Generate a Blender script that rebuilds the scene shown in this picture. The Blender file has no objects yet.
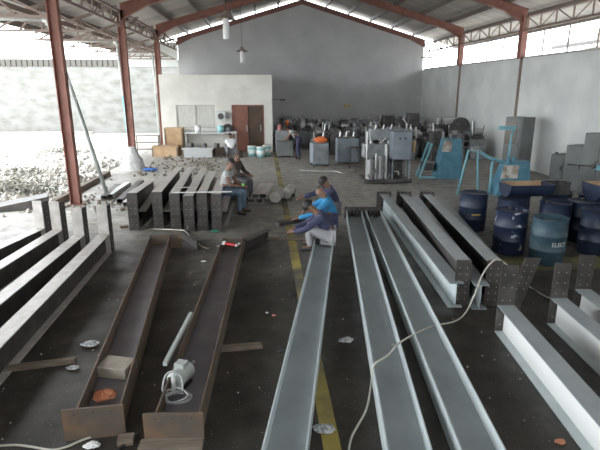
import bpy, bmesh, math, random
from mathutils import Vector, Matrix
C = bpy.context.scene.collection
PI = math.pi
V = Vector
# ------------------------------------------------------------------ camera
CAM = V((0, 0, 2.9)); F_PX = 497.0
pitch = math.radians(15.4); yaw = math.radians(4.2)
FW = V((math.sin(yaw)*math.cos(pitch), math.cos(yaw)*math.cos(pitch), -math.sin(pitch)))
RT = V((math.cos(yaw), -math.sin(yaw), 0)); UP = RT.cross(FW)
def ray(px, py): return FW*F_PX + RT*(px-300) + UP*(225-py)
def at(px, py, z=0.0):
    d = ray(px, py); return CAM + d*((z-CAM.z)/d.z)
def atY(px, py, Y):
    d = ray(px, py); return CAM + d*(Y/d.y)
cd = bpy.data.cameras.new('camera'); cam = bpy.data.objects.new('camera', cd); C.objects.link(cam)
cd.sensor_width = 36; cd.lens = F_PX/600*36; cd.clip_end = 300
m = Matrix((RT, UP, -FW)).transposed().to_4x4(); m.translation = CAM; cam.matrix_world = m
bpy.context.scene.camera = cam
# ------------------------------------------------------------------ materials
def mat(name, col, rough=0.6, metal=0.0, col2=None, scale=4.0, lo=0.4, hi=0.62, bump=0.0, coords='Object', detail=6, spec=0.5, emit=None, alpha=None, stretch=None):
    M = bpy.data.materials.new(name); M.use_nodes = True
    nt = M.node_tree; b = nt.nodes['Principled BSDF']
    b.inputs['Base Color'].default_value = (*col, 1); b.inputs['Roughness'].default_value = rough
    b.inputs['Metallic'].default_value = metal; b.inputs['Specular IOR Level'].default_value = spec
    if emit: b.inputs['Emission Color'].default_value = (*emit[:3], 1); b.inputs['Emission Strength'].default_value = emit[3]
    tc = nt.nodes.new('ShaderNodeTexCoord'); out = tc.outputs[coords]
    if stretch:
        mp = nt.nodes.new('ShaderNodeMapping'); mp.inputs['Scale'].default_value = stretch
        nt.links.new(out, mp.inputs[0]); out = mp.outputs[0]
    nz = nt.nodes.new('ShaderNodeTexNoise'); nz.inputs['Scale'].default_value = scale; nz.inputs['Detail'].default_value = detail
    nt.links.new(out, nz.inputs['Vector'])
    if col2:
        r = nt.nodes.new('ShaderNodeValToRGB'); r.color_ramp.elements[0].position = lo; r.color_ramp.elements[1].position = hi
        r.color_ramp.elements[0].color = (*col, 1); r.color_ramp.elements[1].color = (*col2, 1)
        nt.links.new(nz.outputs['Fac'], r.inputs[0]); nt.links.new(r.outputs[0], b.inputs['Base Color'])
    if bump:
        bp = nt.nodes.new('ShaderNodeBump'); bp.inputs['Strength'].default_value = bump; bp.inputs['Distance'].default_value = .02
        nt.links.new(nz.outputs['Fac'], bp.inputs['Height']); nt.links.new(bp.outputs[0], b.inputs['Normal'])
    return M
def floor_mat():
    M = bpy.data.materials.new('concrete_floor'); M.use_nodes = True
    nt = M.node_tree; b = nt.nodes['Principled BSDF']; N = nt.nodes.new; L = nt.links.new
    tc = N('ShaderNodeTexCoord')
    def noise(s, d=6):
        n = N('ShaderNodeTexNoise'); n.inputs['Scale'].default_value = s; n.inputs['Detail'].default_value = d
        L(tc.outputs['Object'], n.inputs['Vector']); return n.outputs['Fac']
    def ramp(src, p0, c0, p1, c1):
        r = N('ShaderNodeValToRGB'); e = r.color_ramp.elements; e[0].position = p0; e[0].color = (*c0, 1); e[1].position = p1; e[1].color = (*c1, 1)
        L(src, r.inputs[0]); return r.outputs[0]
    def mix(f, a, c, mode='MIX'):
        x = N('ShaderNodeMixRGB'); x.blend_type = mode
        if isinstance(f, float): x.inputs[0].default_value = f
        else: L(f, x.inputs[0])
        L(a, x.inputs[1]); L(c, x.inputs[2]); return x.outputs[0]
    big = ramp(noise(.35), .35, (.3, .29, .265), .68, (.42, .405, .37))
    fine = ramp(noise(5, 10), .3, (.55, .55, .55), .72, (1.1, 1.08, 1.05))
    spk = ramp(noise(45, 3), .66, (0, 0, 0), .74, (1, 1, 1))
    base = mix(1.0, big, fine, 'MULTIPLY')
    # near floor stained dark, with shade between the beams darkened into the colour
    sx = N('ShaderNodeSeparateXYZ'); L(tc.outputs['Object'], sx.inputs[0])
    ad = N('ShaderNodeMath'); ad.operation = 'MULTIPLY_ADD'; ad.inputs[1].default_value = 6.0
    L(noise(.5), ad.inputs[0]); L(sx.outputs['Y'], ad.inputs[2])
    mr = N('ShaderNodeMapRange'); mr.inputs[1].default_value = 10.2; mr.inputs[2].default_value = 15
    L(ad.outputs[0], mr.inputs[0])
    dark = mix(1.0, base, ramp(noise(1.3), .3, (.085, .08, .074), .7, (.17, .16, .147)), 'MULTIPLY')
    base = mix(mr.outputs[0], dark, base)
    sp2 = N('ShaderNodeMixRGB'); L(spk, sp2.inputs[0]); L(base, sp2.inputs[1]); sp2.inputs[2].default_value = (.28, .27, .25, 1)
    L(sp2.outputs[0], b.inputs['Base Color'])
    L(ramp(noise(2.2), .35, (.42,)*3, .7, (.72,)*3), b.inputs['Roughness'])
    bp = N('ShaderNodeBump'); bp.inputs['Strength'].default_value = .25; bp.inputs['Distance'].default_value = .01
    L(noise(9), bp.inputs['Height']); L(bp.outputs[0], b.inputs['Normal'])
    return M
M = dict(
 floor=floor_mat(),
 ground=mat('pale_dirt', (.5, .49, .46), .95, col2=(.36, .35, .31), scale=.9, lo=.45, hi=.75, bump=.5),
 wall=mat('grey_plaster', (.42, .425, .425), .85, col2=(.5, .505, .505), scale=.8, lo=.3, hi=.7),
 wallr=mat('right_wall_plaster', (.6, .62, .61), .85, col2=(.74, .76, .74), scale=.7, lo=.35, hi=.62),
 office=mat('cream_paint', (.62, .61, .56), .7, col2=(.7, .69, .64), scale=1.5),
 white=mat('white_paint', (.75, .76, .75), .5),
 roof=mat('roof_sheet_underside', (.34, .315, .29), .7, col2=(.42, .39, .36), scale=.6, stretch=(.3, 3, 1)),
 red=mat('red_oxide_paint', (.2, .08, .058), .6, col2=(.27, .12, .09), scale=3, lo=.35, hi=.7),
 redd=mat('dark_red_oxide', (.17, .075, .06), .6, col2=(.22, .1, .08), scale=3),
 truss=mat('brown_truss_steel', (.24, .18, .15), .6),
 purlin=mat('grey_brown_purlin', (.15, .125, .11), .6),
 steel=mat('dark_mill_steel', (.055, .051, .048), .5, .3, col2=(.105, .096, .088), scale=5, lo=.35, hi=.7),
 flange=mat('dusty_flange_skylit', (.37, .35, .325), .45, .1, col2=(.5, .475, .45), scale=7, lo=.35, hi=.7),  # dusty steel, lightened to stand in for skylight on tops and plates
 rust=mat('rusty_steel', (.12, .1, .085), .55, .3, col2=(.2, .125, .075), scale=6, lo=.4, hi=.72),
 rustd=mat('dark_rusty_web', (.2, .19, .215), .34, .4, col2=(.25, .235, .255), scale=5),
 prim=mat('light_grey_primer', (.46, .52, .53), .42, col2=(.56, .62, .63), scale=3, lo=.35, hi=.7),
 primd=mat('grey_primer_shaded', (.27, .3, .31), .42, col2=(.34, .375, .385), scale=3, lo=.3, hi=.7),  # darker copy of the primer for faces that catch less light
 hole=mat('bolt_hole_glint', (.34, .32, .29), .4, .2),
 dark=mat('dark_hole', (.02, .02, .02), .8),
 black=mat('black_rubber', (.03, .03, .032), .6),
 wood=mat('dusty_timber', (.14, .11, .085), .85, col2=(.2, .165, .125), scale=4, stretch=(1, 8, 8)),
 ply=mat('tan_plywood', (.42, .28, .16), .8, col2=(.52, .36, .22), scale=3),
 door=mat('brown_door', (.2, .075, .05), .5, col2=(.24, .095, .065), scale=2),
 doord=mat('dark_room_behind_door', (.06, .04, .03), .8),
 glass=mat('curtained_window', (.42, .42, .38), .5, col2=(.6, .6, .55), scale=6, stretch=(14, 1, .4), lo=.4, hi=.6),
 mgrey=mat('machine_grey_paint', (.2, .215, .225), .5, col2=(.28, .295, .305), scale=4),
 mlight=mat('machine_blue_grey_paint', (.2, .235, .27), .5, col2=(.26, .3, .33), scale=3),
 mdark=mat('machine_dark_oily_metal', (.07, .07, .068), .45, .4, col2=(.13, .125, .12), scale=6),
 silver=mat('bare_bright_metal', (.5, .5, .5), .3, .85),
 cab=mat('locker_grey', (.14, .15, .147), .55, col2=(.18, .19, .187), scale=2),
 blue=mat('machine_sky_blue', (.07, .2, .28), .45, col2=(.1, .25, .34), scale=4),
 bluel=mat('pale_blue_paint', (.2, .45, .53), .45),
 drum=mat('navy_drum_paint', (.012, .02, .045), .45, col2=(.025, .038, .075), scale=5, lo=.4, hi=.7),
 drumw=mat('navy_drum_flaking', (.013, .022, .055), .45, col2=(.4, .44, .48), scale=7, lo=.62, hi=.66),
 drumt=mat('teal_drum_paint', (.03, .065, .09), .5, col2=(.05, .095, .12), scale=6),
 yellow=mat('worn_yellow_line_paint', (.34, .27, .07), .8, col2=(.1, .09, .07), scale=1.1, lo=.44, hi=.6),
 olive=mat('olive_floor_paint', (.17, .15, .06), .8, col2=(.11, .1, .06), scale=3),
 orange=mat('orange_cloth', (.75, .18, .05), .8),
 rag=mat('rusty_orange_rag', (.4, .13, .06), .9, col2=(.5, .22, .12), scale=12, bump=.6),
 foam=mat('dusty_cardboard', (.24, .21, .17), .9, col2=(.3, .27, .22), scale=6),
 plastic=mat('crumpled_clear_plastic', (.3, .32, .33), .25, col2=(.6, .62, .63), scale=20, lo=.45, hi=.6, bump=1),
 sack=mat('white_wrapped_sack', (.7, .7, .68), .8, col2=(.52, .52, .5), scale=5, bump=.5),
 bluetape=mat('blue_plastic', (.04, .16, .5), .5),
 pvc=mat('white_pvc', (.6, .62, .6), .5), pipe=mat('grey_pipe', (.35, .38, .36), .5), cyan=mat('cyan_pipe', (.2, .55, .62), .5),
 cable=mat('pale_cable', (.5, .48, .42), .6), cableg=mat('grey_cable', (.36, .37, .37), .5),
 bucket=mat('aqua_bucket', (.3, .6, .6), .4), bucketl=mat('white_bucket_lid', (.8, .82, .8), .4),
 skin=mat('skin', (.21, .115, .075), .55), hair=mat('black_hair', (.015, .013, .012), .6),
 navy=mat('navy_cloth', (.035, .04, .085), .85, col2=(.05, .055, .11), scale=10, bump=.4),
 bshirt=mat('bright_blue_cloth', (.03, .2, .42), .8, col2=(.04, .26, .5), scale=9, bump=.4),
 gshirt=mat('grey_cloth', (.36, .37, .37), .85, col2=(.43, .44, .44), scale=9, bump=.4),
 wshirt=mat('white_cloth', (.75, .76, .76), .85, bump=.4), jeans=mat('blue_jeans', (.1, .15, .22), .85, col2=(.16, .22, .3), scale=9, bump=.4),
 gtrous=mat('dark_grey_trousers', (.12, .12, .13), .85), ltrous=mat('pale_grey_trousers', (.3, .3, .31), .85), dcloth=mat('dark_brown_cloth', (.06, .045, .04), .85),
 green=mat('green_cloth', (.07, .35, .25), .85, bump=.5), lime=mat('lime_plastic', (.25, .7, .2), .5), redp=mat('red_paint', (.55, .04, .05), .45), redt=mat('pinkish_paint', (.5, .2, .18), .6),
 stain=mat('whitewashed_stained_wall', (.22, .22, .21), .95, col2=(.12, .12, .1), scale=2.2, lo=.42, hi=.8, detail=12, stretch=(.6, 1, 1.2)),
 tile=mat('dark_coping', (.1, .095, .085), .9), rubble=mat('rubble', (.28, .265, .235), .95, col2=(.42, .4, .36), scale=3), brick=mat('orange_brick', (.5, .22, .12), .9),
 leaf=mat('olive_scrub', (.09, .09, .06), .9), pane=mat('pale_panel', (.6, .62, .62), .5), lettr=mat('pale_lettering', (.55, .58, .55), .6), letty=mat('yellow_lettering', (.6, .4, .1), .6),
 nroof=mat('neighbour_grey_roof', (.5, .52, .53), .7), nroofd=mat('neighbour_dark_roof', (.09, .085, .08), .7),
 photo=mat('printed_panel', (.55, .54, .5), .5, col2=(.25, .18, .13), scale=5, lo=.4, hi=.62), tube=mat('lamp_tube', (.8, .8, .8), .4),
)
# ------------------------------------------------------------------ mesh helper
class MB:
    def __init__(s): s.v = []; s.f = []; s.mi = []; s.m = 0; s.sm = []
    def add(s, vs, fs, smooth=False):
        o = len(s.v); s.v += [tuple(v) for v in vs]
        for f in fs: s.f.append([o+i for i in f]); s.mi.append(s.m); s.sm.append(smooth)
        return s
    def box(s, a, b, mx=None):
        x0, x1 = sorted((a[0], b[0])); y0, y1 = sorted((a[1], b[1])); z0, z1 = sorted((a[2], b[2]))
        vs = [V(p) for p in ((x0,y0,z0),(x1,y0,z0),(x1,y1,z0),(x0,y1,z0),(x0,y0,z1),(x1,y0,z1),(x1,y1,z1),(x0,y1,z1))]
        if mx is not None: vs = [mx @ v for v in vs]
        return s.add(vs, [(0,3,2,1),(4,5,6,7),(0,1,5,4),(1,2,6,5),(2,3,7,6),(3,0,4,7)])
    def hexa(s, lo4, hi4):   # two quads, ccw seen from above
        return s.add(list(lo4)+list(hi4), [(0,3,2,1),(4,5,6,7),(0,1,5,4),(1,2,6,5),(2,3,7,6),(3,0,4,7)])
    def bar(s, p, q, w, h=None, up=V((0,0,1))):
        p = V(p); q = V(q); h = h or w; d = (q-p).normalized()
        sd = d.cross(up)
        if sd.length < 1e-4: sd = V((1,0,0))
        sd.normalize(); u = sd.cross(d).normalized(); a = sd*w/2; b = u*h/2
        return s.add([p-a-b, p+a-b, p+a+b, p-a+b, q-a-b, q+a-b, q+a+b, q-a+b], [(0,1,2,3),(7,6,5,4),(0,4,5,1),(1,5,6,2),(2,6,7,3),(3,7,4,0)])
    def cyl(s, p, q, r, r2=None, n=12, caps=True):
        p = V(p); q = V(q); r2 = r if r2 is None else r2; d = (q-p).normalized()
        a = d.orthogonal().normalized(); b = d.cross(a)
        vs = [p+(a*math.cos(t*2*PI/n)+b*math.sin(t*2*PI/n))*r for t in range(n)] + [q+(a*math.cos(t*2*PI/n)+b*math.sin(t*2*PI/n))*r2 for t in range(n)]
        s.add(vs, [(i, (i+1) % n, n+(i+1) % n, n+i) for i in range(n)], True)
        if caps: s.add(vs, [tuple(range(n-1, -1, -1)), tuple(range(n, 2*n))])
        return s
    def lathe(s, prof, c=(0,0,0), n=20):
        c = V(c); vs = []; fs = []
        for r, z in prof: vs += [c+V((r*math.cos(t*2*PI/n), r*math.sin(t*2*PI/n), z)) for t in range(n)]
        for k in range(len(prof)-1):
            for i in range(n): j = (i+1) % n; fs.append((k*n+i, k*n+j, (k+1)*n+j, (k+1)*n+i))
        return s.add(vs, fs, True)
    def tube(s, pts, r, n=8):
        pts = [V(p) for p in pts]; vs = []; fs = []; a = None
        for i, p in enumerate(pts):
            d = (pts[min(i+1, len(pts)-1)]-pts[max(i-1, 0)]).normalized()
            a = d.orthogonal().normalized() if a is None else (a-d*a.dot(d)).normalized()
            b = d.cross(a); vs += [p+(a*math.cos(t*2*PI/n)+b*math.sin(t*2*PI/n))*r for t in range(n)]
        for k in range(len(pts)-1):
            for i in range(n): j = (i+1) % n; fs.append((k*n+i, k*n+j, (k+1)*n+j, (k+1)*n+i))
        fs += [tuple(range(n-1, -1, -1)), tuple(range((len(pts)-1)*n, len(pts)*n))]
        return s.add(vs, fs, True)
    def ball(s, c, r, n=10, k=6, sq=(1,1,1)):
        return s.lathe([(max(1e-4, r*math.sin(PI*i/k))*1.0, -r*sq[2]*math.cos(PI*i/k)) for i in range(k+1)], c, n)
    def rock(s, c, r, rnd):
        c = V(c); ph = [(0,0,1),(1,0,0),(0,1,0),(-1,0,0),(0,-1,0),(0,0,-.6)]
        vs = [c+V(p)*r*rnd.uniform(.6, 1.3) for p in ph]
        return s.add(vs, [(0,1,2),(0,2,3),(0,3,4),(0,4,1),(5,2,1),(5,3,2),(5,4,3),(5,1,4)])
    def build(s, name, mats, parent=None, bevel=0):
        me = bpy.data.meshes.new(name); me.from_pydata(s.v, [], s.f)
        for mm in (mats if isinstance(mats, (list, tuple)) else [mats]): me.materials.append(mm)
        for p, i, k in zip(me.polygons, s.mi, s.sm): p.material_index = i; p.use_smooth = k
        bm = bmesh.new(); bm.from_mesh(me); bmesh.ops.recalc_face_normals(bm, faces=bm.faces); bm.to_mesh(me); bm.free()
        o = bpy.data.objects.new(name, me); C.objects.link(o)
        if parent: o.parent = parent
        if bevel:
            b = o.modifiers.new('b', 'BEVEL'); b.width = bevel; b.segments = 2; b.limit_method = 'ANGLE'
        return o
def rec(o, loc):   # move the mesh origin to loc
    loc = V(loc); o.data.transform(Matrix.Translation(-loc)); o.location = loc; return o
def tag(o, label, cat, group=None, kind=None):
    o['label'] = label; o['category'] = cat
    if group: o['group'] = group
    if kind: o['kind'] = kind
    return o
def thing(name, label, cat, loc=(0,0,0), rz=0, group=None):
    o = bpy.data.objects.new(name, None); C.objects.link(o); o.location = loc; o.rotation_euler = (0, 0, rz)
    return tag(o, label, cat, group)
def struct(name, mb, m, **k):
    o = mb.build(name, m, **k); o['kind'] = 'structure'; return o
def dup(root, loc, rz=None, label=None, group=None, scale=None):
    def cp(o, par):
        c = o.copy(); C.objects.link(c)
        if par: c.parent = par
        for ch in o.children: cp(ch, c)
        return c
    r = cp(root, None); r.location = loc
    if rz is not None: r.rotation_euler = (0, 0, rz)
    if label: r['label'] = label
    if group: r['group'] = group
    if scale: r.scale = scale
    return r
def curve(pts, n=6):   # catmull-rom
    pts = [V(p) for p in pts]; out = []
    for i in range(len(pts)-1):
        p0 = pts[max(i-1, 0)]; p1 = pts[i]; p2 = pts[i+1]; p3 = pts[min(i+2, len(pts)-1)]
        for k in range(n):
            t = k/n; out.append(.5*((2*p1)+(p2-p0)*t+(2*p0-5*p1+4*p2-p3)*t*t+(3*p1-p0-3*p2+p3)*t**3))
    return out+[pts[-1]]
rnd = random.Random(7)
# ------------------------------------------------------------------ setting
XL, XR, YB, YF = -4.85, 9.75, 31.0, -5.0
RX, RZ = 2.4, 7.8; SL = .29
def roofz(x): return RZ - SL*abs(x-RX)
struct('floor', MB().box((-5.6, YF, -.2), (XR, YB, 0)), M['floor'])
struct('ground_outside', MB().box((-45, YF-8, -.3), (-5.6, 50, -.06)), M['ground'])
struct('ground_yard', MB().box((XR+.2, YF-8, -.3), (45, 50, -.06)).box((-5.6, YB+.2, -.3), (XR+.2, 50, -.06)), M['ground'])
# back wall with a gable top
mb = MB(); zt = [(XL, roofz(XL)-.1), (RX, RZ-.1), (XR, roofz(XR)-.1)]
vs = [(XL, YB, 0), (XR, YB, 0), (XR, YB, zt[2][1]), (RX, YB, zt[1][1]), (XL, YB, zt[0][1])]
vs += [(x, YB+.2, z) for x, _, z in vs]
mb.add(vs, [(0,1,2,3,4), (9,8,7,6,5)]+[(i, i+5, (i+1) % 5+5, (i+1) % 5) for i in range(5)])
struct('wall_back', mb, M['wall'])
SILL = 3.97
struct('wall_right', MB().box((XR, YF, 0), (XR+.2, YB+.2, SILL)), M['wallr'])
struct('wall_front_blocker', MB().box((-5.6, YF-.2, 0), (XR+.2, YF, 5.3)), M['mgrey'])  # unseen wall added behind the camera to deepen the shadows, dark for contrast
struct('trim_1', MB().box((XR-.03, YF, SILL), (XR+.23, YB-.3, SILL+.06)), M['flange'])
# roof: two pitched slabs with shallow corrugation
XOL, XOR = -8.0, 11.7
def slab(x0, x1, n):
    mb = MB(); k = 0; ys = []
    y = YF
    while y < YB+.6: ys.append(y); y += .25
    rows = []
    for i, y in enumerate(ys):
        dz = .03 if i % 2 else 0
        rows.append([(x0, y, roofz(x0)+.22+dz), (x1, y, roofz(x1)+.22+dz)])
    vs = [p for r in rows for p in r] + [(p[0], p[1], p[2]+.03) for r in rows for p in r]; o = len(rows)*2
    fs = []
    for i in range(len(rows)-1):
        fs.append((2*i, 2*i+1, 2*i+3, 2*i+2)); fs.append((o+2*i, o+2*i+2, o+2*i+3, o+2*i+1))
        fs.append((2*i, 2*i+2, o+2*i+2, o+2*i)); fs.append((2*i+1, o+2*i+1, o+2*i+3, 2*i+3))
    return mb.add(vs, fs)
struct('ceiling_left', slab(XOL, RX, 0), M['roof']); struct('ceiling_right', slab(RX, XOR, 0), M['roof'])
# purlins
px_list = [x for x in (-7.9, -6.7, -5.5, -4.2, -2.9, -1.6, -.3, 1.0, 2.2, 2.6, 3.8, 5.1, 6.4, 7.7, 9.0, 10.3, 11.5)]
for x in px_list:
    side = 'left' if x < RX else 'right'
    z = roofz(x)
    o = MB().box((-.04, YF, 0), (.04, YB-.05, .19)).build('roof_purlin', M['purlin']); o.location = (x, 0, z)
    g = 'purlins under the %s roof slope' % side if x > XL else 'purlins under the open side canopy'
    tag(o, 'long dark steel purlin running front to back under the %s' % ('open side canopy on the left' if x < XL else side+' roof slope'), 'roof beam', g)
FY = [1.0, 7.0, 12.95, 18.95, 24.95, 30.85]
def dist_frame(Y):
    last = Y > 30
    cm_ = M['redd'] if last else M['red']
    wd = .26
    lab = {1.0:'red roof frame overhead, first of the row', 7.0:'red roof frame overhead, before the tall near left column',
           12.95:'red steel portal frame with the near left column beside the leaning pipe', 18.95:'red steel portal frame whose left column stands in a white sack',
           24.95:'red steel portal frame whose left column rises behind the cream office', 30.85:'dark red gable frame against the grey back wall'}[Y]
    t = thing('portal_frame', lab, 'roof frame', (RX, Y, 0))
    def P(x, z): return (x-RX, 0, z)
    w = wd
    if not last:
        mb = MB(); x = XL
        mb.box((x-RX-.12, -.1, 0), (x-RX-.1, .1, 5.4)); mb.box((x-RX+.1, -.1, 0), (x-RX+.12, .1, 5.4)); mb.box((x-RX-.1, -.012, 0), (x-RX+.1, .012, 5.5))
        mb.box((x-RX-.17, -.13, 0), (x-RX+.17, .13, .02))
        mb.build('column', M['red'], t)
        x = XR-.12
        MB().box((x-RX-.06, -.13, SILL), (x-RX+.16, .13, 5.4)).build('column', M['red'], t)
        MB().box((x-RX+.05, -.045, 0), (x-RX+.119, .045, SILL)).build('column_edge', M['truss'], t)
    ry = .1 if not last else .06
    for sgn, xe in ((-1, XL), (1, XR)):
        mb = MB()
        n = (1 if sgn > 0 else -1)
        for (xa, xb) in ((xe-RX, 0),):
            za, zb = roofz(xe), roofz(RX)
            d0 = .3 if not last else .24
            hx = xa - sgn*.9; hz = roofz(xe-sgn*.9)
            for yy0, yy1, lo in ((-.012, .012, True),):
                prof = [(xa, za-d0*1.7), (hx, hz-d0), (0, zb-d0), (0, zb), (xa, za)]
                A = [(p[0], yy0, p[1]) for p in prof]; B = [(p[0], yy1, p[1]) for p in prof]
                mb.add(A+B, [(0,1,2,3,4), (9,8,7,6,5)]+[(i, i+5, (i+1) % 5+5, (i+1) % 5) for i in range(5)])
            for k in range(len(prof)-1):
                if k == 2: continue
                a, b_ = prof[k], prof[k+1]
                mb.bar((a[0], 0, a[1]), (b_[0], 0, b_[1]), ry*2, .02)
            for p_ in (prof[0], prof[1]):
                pass
        mb.build('rafter', cm_, t)
    return t
for Y in FY: dist_frame(Y)
# eave trusses along both sides, one per bay
def eave_truss(x, y0, y1, label, group, zlo, zhi):
    t = thing('eave_truss', label, 'truss', (x, (y0+y1)/2, 0), 0, group); h = (y1-y0)/2-.14
    MB().bar((0, -h, zhi), (0, h, zhi), .07).build('chord', M['truss'], t); MB().bar((0, -h, zlo), (0, h, zlo), .07).build('chord', M['truss'], t)
    n = 6
    for i in range(n+1):
        y = -h+2*h*i/n
        MB().bar((0, y, zlo), (0, y, zhi), .045).build('strut', M['truss'], t)
        if i < n: MB().bar((0, y, zlo if i % 2 else zhi), (0, y+2*h/n, zhi if i % 2 else zlo), .03).build('brace', M['truss'], t)
for i in range(1, 5):
    eave_truss(XL, FY[i], FY[i+1], 'long ladder truss between the left red columns, bay %s' % ['', 'before the nearest column', 'behind the nearest column', 'over the front of the office', 'over the back of the office'][i], 'ladder trusses on the left', 5.0, 5.45)
    eave_truss(XR-.05, FY[i], FY[i+1], 'ladder truss above the right hand opening, bay %s' % ['', 'nearest the camera', 'at the right edge of the picture', 'between the two red posts', 'next to the back wall'][i], 'ladder trusses on the right', 4.95, 5.42)
# canopy trusses reaching out left of the columns
def canopy(y, label):
    t = thing('canopy_truss', label, 'truss', (XL, y, 0), 0, 'trusses under the open side canopy'); zb = 4.52
    MB().bar((-.1, 0, zb), (-2.95, 0, zb), .06).build('chord', M['truss'], t)
    MB().bar((-.1, 0, roofz(XL)-.06), (-2.95, 0, roofz(XOL)-.03), .07, .09).build('chord', M['truss'], t)
    for c0 in (-1.5,):
        zt = roofz(XL+c0)-.06
        for dx in (-1.35, -.65, 0, .65, 1.35): MB().bar((c0, 0, zt), (c0+dx, 0, zb), .05).build('strut', M['truss'], t)
for i, y in enumerate((10.0, 12.95, 16.0, 18.95, 22.0, 24.95, 28.2, 30.7)):
    canopy(y, 'brown fan shaped truss under the canopy, ' + ('nearest, at the top left corner', 'at the nearest red column', 'midway behind the nearest red column', 'at the red column with the sack', 'midway behind the sack column', 'at the red column beside the office', 'beside the office roof', 'farthest, against the back wall corner')[i])
    # outer posts of the canopy beam
for (ya, yb, l) in ((7.0, 18.95, 'near'), (18.95, 31, 'far')):
    o = MB().bar((0, ya, 0), (0, yb, 0), .08, .14).build('canopy_beam', M['truss']); o.location = (-6.5, 0, 4.95)
    tag(o, 'dark beam running front to back under the %s half of the left canopy' % l, 'beam')
# clerestory bars in the right hand opening
for i, y in enumerate((14.8, 16.3, 17.8, 20.8, 22.3, 23.8, 26.8, 28.3, 29.7)):
    o = MB().box((-.02, -.02, 0), (.02, .02, .85)).build('window_mullion', M['truss']); o.location = (XR+.1, y, SILL+.06)
    tag(o, 'thin upright bar in the strip opening, ' + ('right of' if y < 19 else ('between' if y < 25 else 'left of')) + (' the two red posts' if 19 < y < 25 else (' the nearer red post' if y < 19 else ' the farther red post')), 'bar', 'upright bars of the right strip opening')
# office block
OX0, OX1, OY, OZ = -4.62, .45, 23.6, 3.42
mb = MB()
mb.box((OX0, OY, 0), (-3.95, OY+.15, OZ)).box((-3.95, OY, 2.16), (-2.2, OY+.15, OZ)).box((-3.95, OY, 0), (-2.2, OY+.15, 1.12)).box((-2.2, OY, 0), (-1.42, OY+.15, OZ))
mb.box((-1.42, OY, 2.14), (.06, OY+.15, OZ)).box((.06, OY, 0), (OX1, OY+.15, OZ))
mb.box((OX1-.15, OY+.15, 0), (OX1, YB, OZ)).box((OX0, OY+.15, 0), (OX0+.15, YB, OZ)).box((OX0, OY, OZ), (OX1, YB, OZ+.06))
struct('wall_office', mb, M['office'])
o = struct('window_1', MB().box((-3.95, OY+.04, 1.12), (-2.2, OY+.08, 2.16)), M['glass'])
mb = MB()
for x in (-3.95, -3.1, -2.24): mb.box((x, OY+.0, 1.12), (x+.04, OY+.04, 2.16))
mb.box((-3.95, OY, 1.12), (-2.2, OY+.04, 1.16)).box((-3.95, OY, 2.12), (-2.2, OY+.04, 2.16)); mb.build('window_frame', M['flange'], o)
o = struct('door_1', MB().box((-1.36, OY+.02, .02), (-.68, OY+.07, 2.1)), M['door'])
MB().box((-.76, OY-.02, .95), (-.72, OY+.02, 1.25)).build('door_handle', M['silver'], o)
o = struct('door_2', MB().box((-.68, OY+.08, .02), (.02, OY+.12, 2.1)), mat('brown_door_glass', (.07, .045, .03), .25, col2=(.1, .06, .04), scale=2))
MB().box((-.12, OY+.03, .95), (-.08, OY+.08, 1.25)).build('door_handle', M['silver'], o)
struct('trim_2', MB().box((-1.42, OY-.02, 0), (-1.36, OY+.13, 2.14)).box((.02, OY-.02, 0), (.06, OY+.13, 2.14)).box((-1.42, OY-.02, 2.1), (.06, OY+.13, 2.16)), M['door'])
# yellow floor line
mb = MB(); y = -1.0
while y < 23: mb.box((.45, y, 0), (.6, y+3.0, .004)); y += 3.0
tag(mb.build('floor_line', M['yellow']), 'worn yellow line painted along the concrete floor', 'floor marking')
a = at(545, 320); tag(MB().box((3.9, 7.4, 0), (9.6, 8.0, .004)).build('floor_line', M['olive']), 'faded olive yellow band painted across the floor in front of the drums', 'floor marking')
# outside: compound wall, kerb, neighbour
struct('wall_compound', MB().box((-45, 35, -.06), (-2, 35.3, 4.25)), M['stain'])
mb = MB(); x = -45
while x < -2: mb.box((x, 34.95, 4.25), (x+.26, 35.35, 4.72)); x += .34
mb.box((-45, 35.05, 4.25), (-2, 35.25, 4.6))
struct('trim_3', mb, M['tile'])
struct('trim_4', MB().box((-45, 34.2, -.06), (-11.3, 34.6, .12)), M['rubble'])
struct('wall_left_far', MB().box((-8.2, 31.05, 4.1), (-4.9, 31.2, 5.45)), M['wallr'])
# neighbour building to the right
t = thing('neighbour_building', 'grey roofed neighbouring building seen through the right opening', 'building', (24, 22, 0))
mb = MB(); mb.add([(-5,-9,7.0),(8,-9,5.2),(8,9,5.2),(-5,9,7.0),(-5,-9,7.15),(8,-9,5.35),(8,9,5.35),(-5,9,7.15)], [(0,3,2,1),(4,5,6,7),(0,1,5,4),(1,2,6,5),(2,3,7,6),(3,0,4,7)])
MB().box((-4.5, -8.5, -.05), (7.5, 8.5, 5.3)).build('wall', M['office'], t)
MB().hexa([(-6,-9.5,5.2),(0,-9.5,6.9),(0,9.5,6.9),(-6,9.5,5.2)], [(-6,-9.5,5.4),(0,-9.5,7.1),(0,9.5,7.1),(-6,9.5,5.4)]).build('roof', M['nroofd'], t)
MB().hexa([(0,-9.5,6.9),(7,-9.5,5.2),(7,9.5,5.2),(0,9.5,6.9)], [(0,-9.5,7.1),(7,-9.5,5.4),(7,9.5,5.4),(0,9.5,7.1)]).build('roof', M['nroof'], t)
vt = MB().cyl((-2,-5,6.3), (-2,-5,7.3), .22).cyl((-2,-5,7.3), (-2,-5,7.7), .5, .05).build('roof_vent', M['nroof'], t)
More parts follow.
